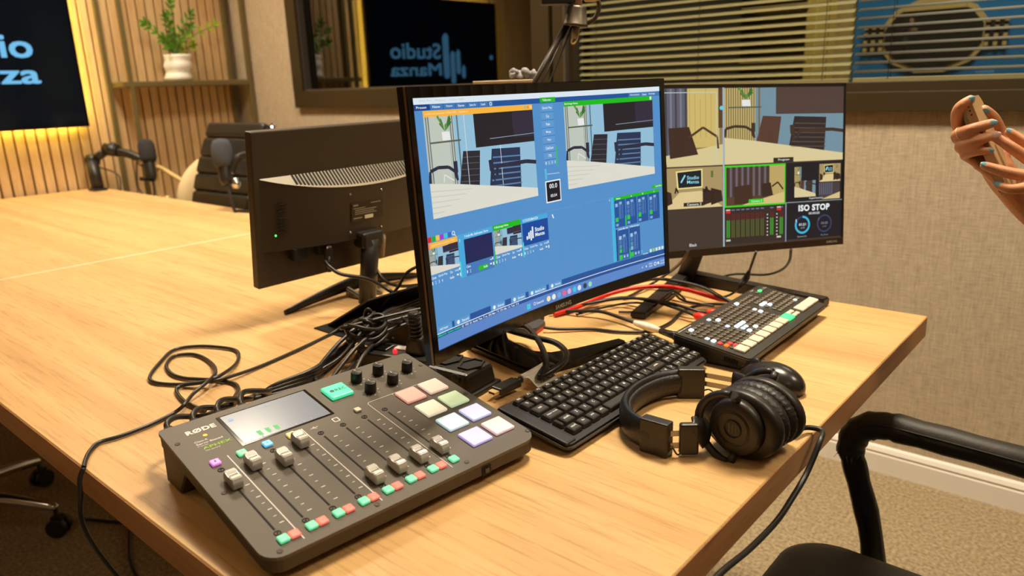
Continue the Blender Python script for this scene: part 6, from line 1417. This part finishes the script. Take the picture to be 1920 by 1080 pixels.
# second hand, coming from the right
limb([(-0.112, 1.252, 1.088), (-0.138, 1.243, 1.107), (-0.157, 1.234, 1.122), (-0.176, 1.232, 1.135)], [0.0096, 0.0086, 0.0078, 0.0064])
limb([(-0.112, 1.266, 1.096), (-0.134, 1.269, 1.116), (-0.150, 1.267, 1.129), (-0.165, 1.264, 1.140)], [0.0096, 0.0084, 0.0076, 0.0062])
limb([(-0.108, 1.240, 1.080), (-0.132, 1.224, 1.084), (-0.156, 1.212, 1.090), (-0.181, 1.207, 1.098)], [0.0096, 0.0088, 0.0080, 0.0062])
limb([(-0.104, 1.234, 1.070), (-0.128, 1.214, 1.070), (-0.146, 1.206, 1.068), (-0.162, 1.208, 1.072)], [0.0092, 0.0080, 0.0072, 0.0058])
limb([(-0.090, 1.292, 1.082), (-0.112, 1.314, 1.096), (-0.129, 1.321, 1.114), (-0.146, 1.315, 1.124)], [0.0130, 0.0112, 0.0100, 0.0080])
for a in ((-0.112, 1.252, 1.088), (-0.112, 1.266, 1.096), (-0.108, 1.240, 1.080), (-0.104, 1.234, 1.070)): limb([a, (a[0]*0.5-0.042, a[1]*0.5+0.636, a[2]*0.5+0.537), (-0.078, 1.274, 1.070)], [0.0110, 0.0140, 0.0170], 10, 3)
limb([(-0.082, 1.273, 1.071), (-0.043, 1.305, 1.050), (0.020, 1.335, 1.005), (0.095, 1.345, 0.962)], [0.0205, 0.0225, 0.030, 0.037], 14)
hv, hf = remesh(mb, 0.0022, 3)
# body core: head, neck, torso, legs, upper arms
mb = MB(); HC = V((0.235, 1.43, 1.475))
mb.blob(HC, (0.088, 0.070, 0.108), 24, 18); mb.blob(HC+V((-0.030, -0.004, -0.055)), (0.055, 0.052, 0.055), 18, 12)
mb.tube([HC+V((-0.085, -0.012, 0.02)), HC+V((-0.104, -0.014, -0.018)), HC+V((-0.094, -0.013, -0.026))], [0.008, 0.014, 0.010], 8)
for s_ in (-1, 1): mb.blob(HC+V((0.005, s_*0.070, -0.005)), (0.016, 0.009, 0.028), 10, 8)
mb.blob(HC+V((-0.078, -0.012, -0.060)), (0.012, 0.024, 0.008), 12, 8)
limb([(0.28, 1.46, 1.24), (0.265, 1.45, 1.34), (0.255, 1.44, 1.40)], [0.062, 0.050, 0.050], 14)
limb([(0.30, 1.46, 0.84), (0.30, 1.46, 1.00), (0.29, 1.46, 1.14), (0.29, 1.46, 1.24)], [0.150, 0.128, 0.140, 0.105], 20)
limb([(0.275, 1.59, 1.235), (0.16, 1.56, 1.07), (-0.010, 1.462, 0.935)], [0.050, 0.046, 0.040], 14)
limb([(0.285, 1.33, 1.235), (0.22, 1.33, 1.09), (0.095, 1.345, 0.962)], [0.050, 0.046, 0.040], 14)
for s_ in (-1, 1):
    limb([(0.30, 1.46+s_*0.085, 0.84), (0.29, 1.46+s_*0.095, 0.47), (0.31, 1.46+s_*0.10, 0.09)], [0.098, 0.058, 0.040], 16)
    mb.blob((0.25, 1.46+s_*0.10, 0.035), (0.115, 0.042, 0.034), 16, 8)
bv, bf = remesh(mb, 0.011, 3)
mb = MB(); mb.addmesh(hv, hf, lambda v: PI_ @ v); mb.addmesh(bv, bf, lambda v: PI_ @ v)
body = mb.build('body', SKIN, pr, sm=True)
# nails and ring
NAIL = mat('nail_blue', S(128, 172, 186), 0.22); NAILP = mat('nail_pale', S(222, 186, 168), 0.25)
CAMP = V((0, 0, 1.2287))
def nail(tip, base, m, r=0.0062, out=0.0050, lift=None):
    tip = V(tip); base = V(base); d = (tip-base).normalized(); n = (CAMP-tip).normalized(); n = (n-d*n.dot(d)).normalized()
    if lift is not None: n = (n+V(lift)).normalized(); n = (n-d*n.dot(d)).normalized()
    s_ = d.cross(n); c = PI_ @ (tip-d*0.002+n*out); mbn = MB()
    mbn.blob(c, (r*0.72, r*1.45, 0.0016), 14, 8, rot=Matrix((s_, d, n)).transposed()); return mbn.build('nail', m, body)
nail(FING['index'][-1], FING['index'][-2], NAIL); nail(FING['middle'][-1], FING['middle'][-2], NAIL); nail(FING['third'][-1], FING['third'][-2], NAILP); nail(FING['little'][-1], FING['little'][-2], NAIL, 0.0050, 0.0042)
nail((-0.202, 1.284, 1.170), (-0.193, 1.300, 1.157), NAIL, 0.0068, 0.0056)
for t_, b_ in (((-0.176, 1.232, 1.135), (-0.157, 1.234, 1.122)), ((-0.165, 1.264, 1.140), (-0.150, 1.267, 1.129)), ((-0.181, 1.207, 1.098), (-0.156, 1.212, 1.090)), ((-0.162, 1.208, 1.072), (-0.146, 1.206, 1.068))): nail(t_, b_, NAIL, 0.0058, 0.0042, (0, 0, 0.5))
a = V(FING['middle'][1]); b = V(FING['middle'][2]); d = V((0.6, 0.2, 0.75)).normalized()
rp_ = V(FING['middle'][2])*0.8+V(FING['middle'][3])*0.2; dd = (V(FING['middle'][3])-V(FING['middle'][2])).normalized(); o1 = dd.orthogonal().normalized(); o2 = dd.cross(o1)
MB().tube([PI_ @ (rp_+(o1*math.cos(2*PI*i/20)+o2*math.sin(2*PI*i/20))*0.0092) for i in range(20)], 0.0009, 6, closed=True).build('ring', GOLD, body)
# clothes, hair, face
mb = MB()
limb([(0.30, 1.46, 0.80), (0.30, 1.46, 1.00), (0.29, 1.46, 1.14), (0.285, 1.46, 1.25)], [0.172, 0.150, 0.160, 0.118], 20)
limb([(0.28, 1.60, 1.235), (0.165, 1.562, 1.075), (0.02, 1.480, 0.955)], [0.064, 0.058, 0.052], 14)
limb([(0.29, 1.32, 1.235), (0.225, 1.33, 1.095), (0.110, 1.345, 0.972)], [0.064, 0.058, 0.052], 14)
v_, f_ = remesh(mb, 0.010, 4); mb = MB(); mb.addmesh(v_, f_, lambda v: PI_ @ v); mb.build('top', mat('dark_top', S(40, 38, 40), 0.85, bump=0.3, bscale=200), body, sm=True)
mb = MB()
for s_ in (-1, 1): limb([(0.30, 1.46+s_*0.080, 0.86), (0.29, 1.46+s_*0.095, 0.47), (0.31, 1.46+s_*0.10, 0.10)], [0.118, 0.080, 0.066], 16)
v_, f_ = remesh(mb, 0.012, 4); mb = MB(); mb.addmesh(v_, f_, lambda v: PI_ @ v); mb.build('trousers', mat('blue_jeans', S(52, 62, 84), 0.85, bump=0.3, bscale=300), body, sm=True)
mb = MB(); mb.blob(HC+V((0.022, 0, 0.022)), (0.088, 0.080, 0.105), 22, 14); limb([HC+V((0.06, 0, 0.03)), HC+V((0.085, 0, -0.08)), HC+V((0.080, 0, -0.22))], [0.060, 0.062, 0.030], 14)
v_, f_ = remesh(mb, 0.010, 3); mb = MB(); mb.addmesh(v_, f_, lambda v: PI_ @ v); mb.build('hair', mat('brown_hair', S(70, 46, 30), 0.5, bump=0.5, bscale=150), body, sm=True)
for s_ in (-1, 1):
    o = MB().blob(PI_ @ (HC+V((-0.079, -0.008+s_*0.030, 0.006))), (0.008, 0.012, 0.008), 12, 8).build('eye', mat('eye_white', S(235, 230, 225), 0.2), body)
    MB().blob(PI_ @ (HC+V((-0.0855, -0.009+s_*0.030, 0.004))), (0.0025, 0.005, 0.005), 10, 6).build('iris', mat('iris_brown', S(60, 40, 24), 0.2), body)
MB().blob(PI_ @ (HC+V((-0.090, -0.012, -0.060))), (0.004, 0.021, 0.006), 12, 6).build('lips', mat('lip', S(190, 96, 88), 0.4), body)
for s_ in (-1, 1): MB().blob(PI_ @ V((0.245, 1.46+s_*0.10, 0.040)), (0.128, 0.050, 0.042), 16, 8).build('shoe', mat('white_shoe', S(220, 215, 205), 0.6), body)
# phone
PM_ = frame((-0.186, 1.262, 1.1225), V((0.052, -0.001, -0.107)), V((0.02, 1.0, 0.02)))
ph = thing('phone', 'tan cased phone held between the two raised hands', 'phone', M=PM_)
mb = MB(); mb.prism(rrect(-0.073, -0.034, 0.073, 0.034, 0.010, 5), -0.0055, 0.0055); bmesh.ops.bevel(mb.bm, geom=[e for e in mb.bm.edges if abs(e.verts[0].co.z-e.verts[1].co.z) < 1e-6], offset=0.002, segments=2, affect='EDGES')
mb.build('case', mat('phone_case_tan', S(196, 160, 112), 0.45), ph)
mb = MB(); mb.prism(rrect(-0.070, -0.031, 0.070, 0.031, 0.008, 5), -0.0060, -0.0052); mb.build('screen', BLACKG, ph)
for k in range(3): MB().cyl((-0.060+0.006*k, -0.0345, 0.0), (-0.060+0.006*k, -0.0332, 0.0), 0.0012, 8).build('side_hole', dark, ph)
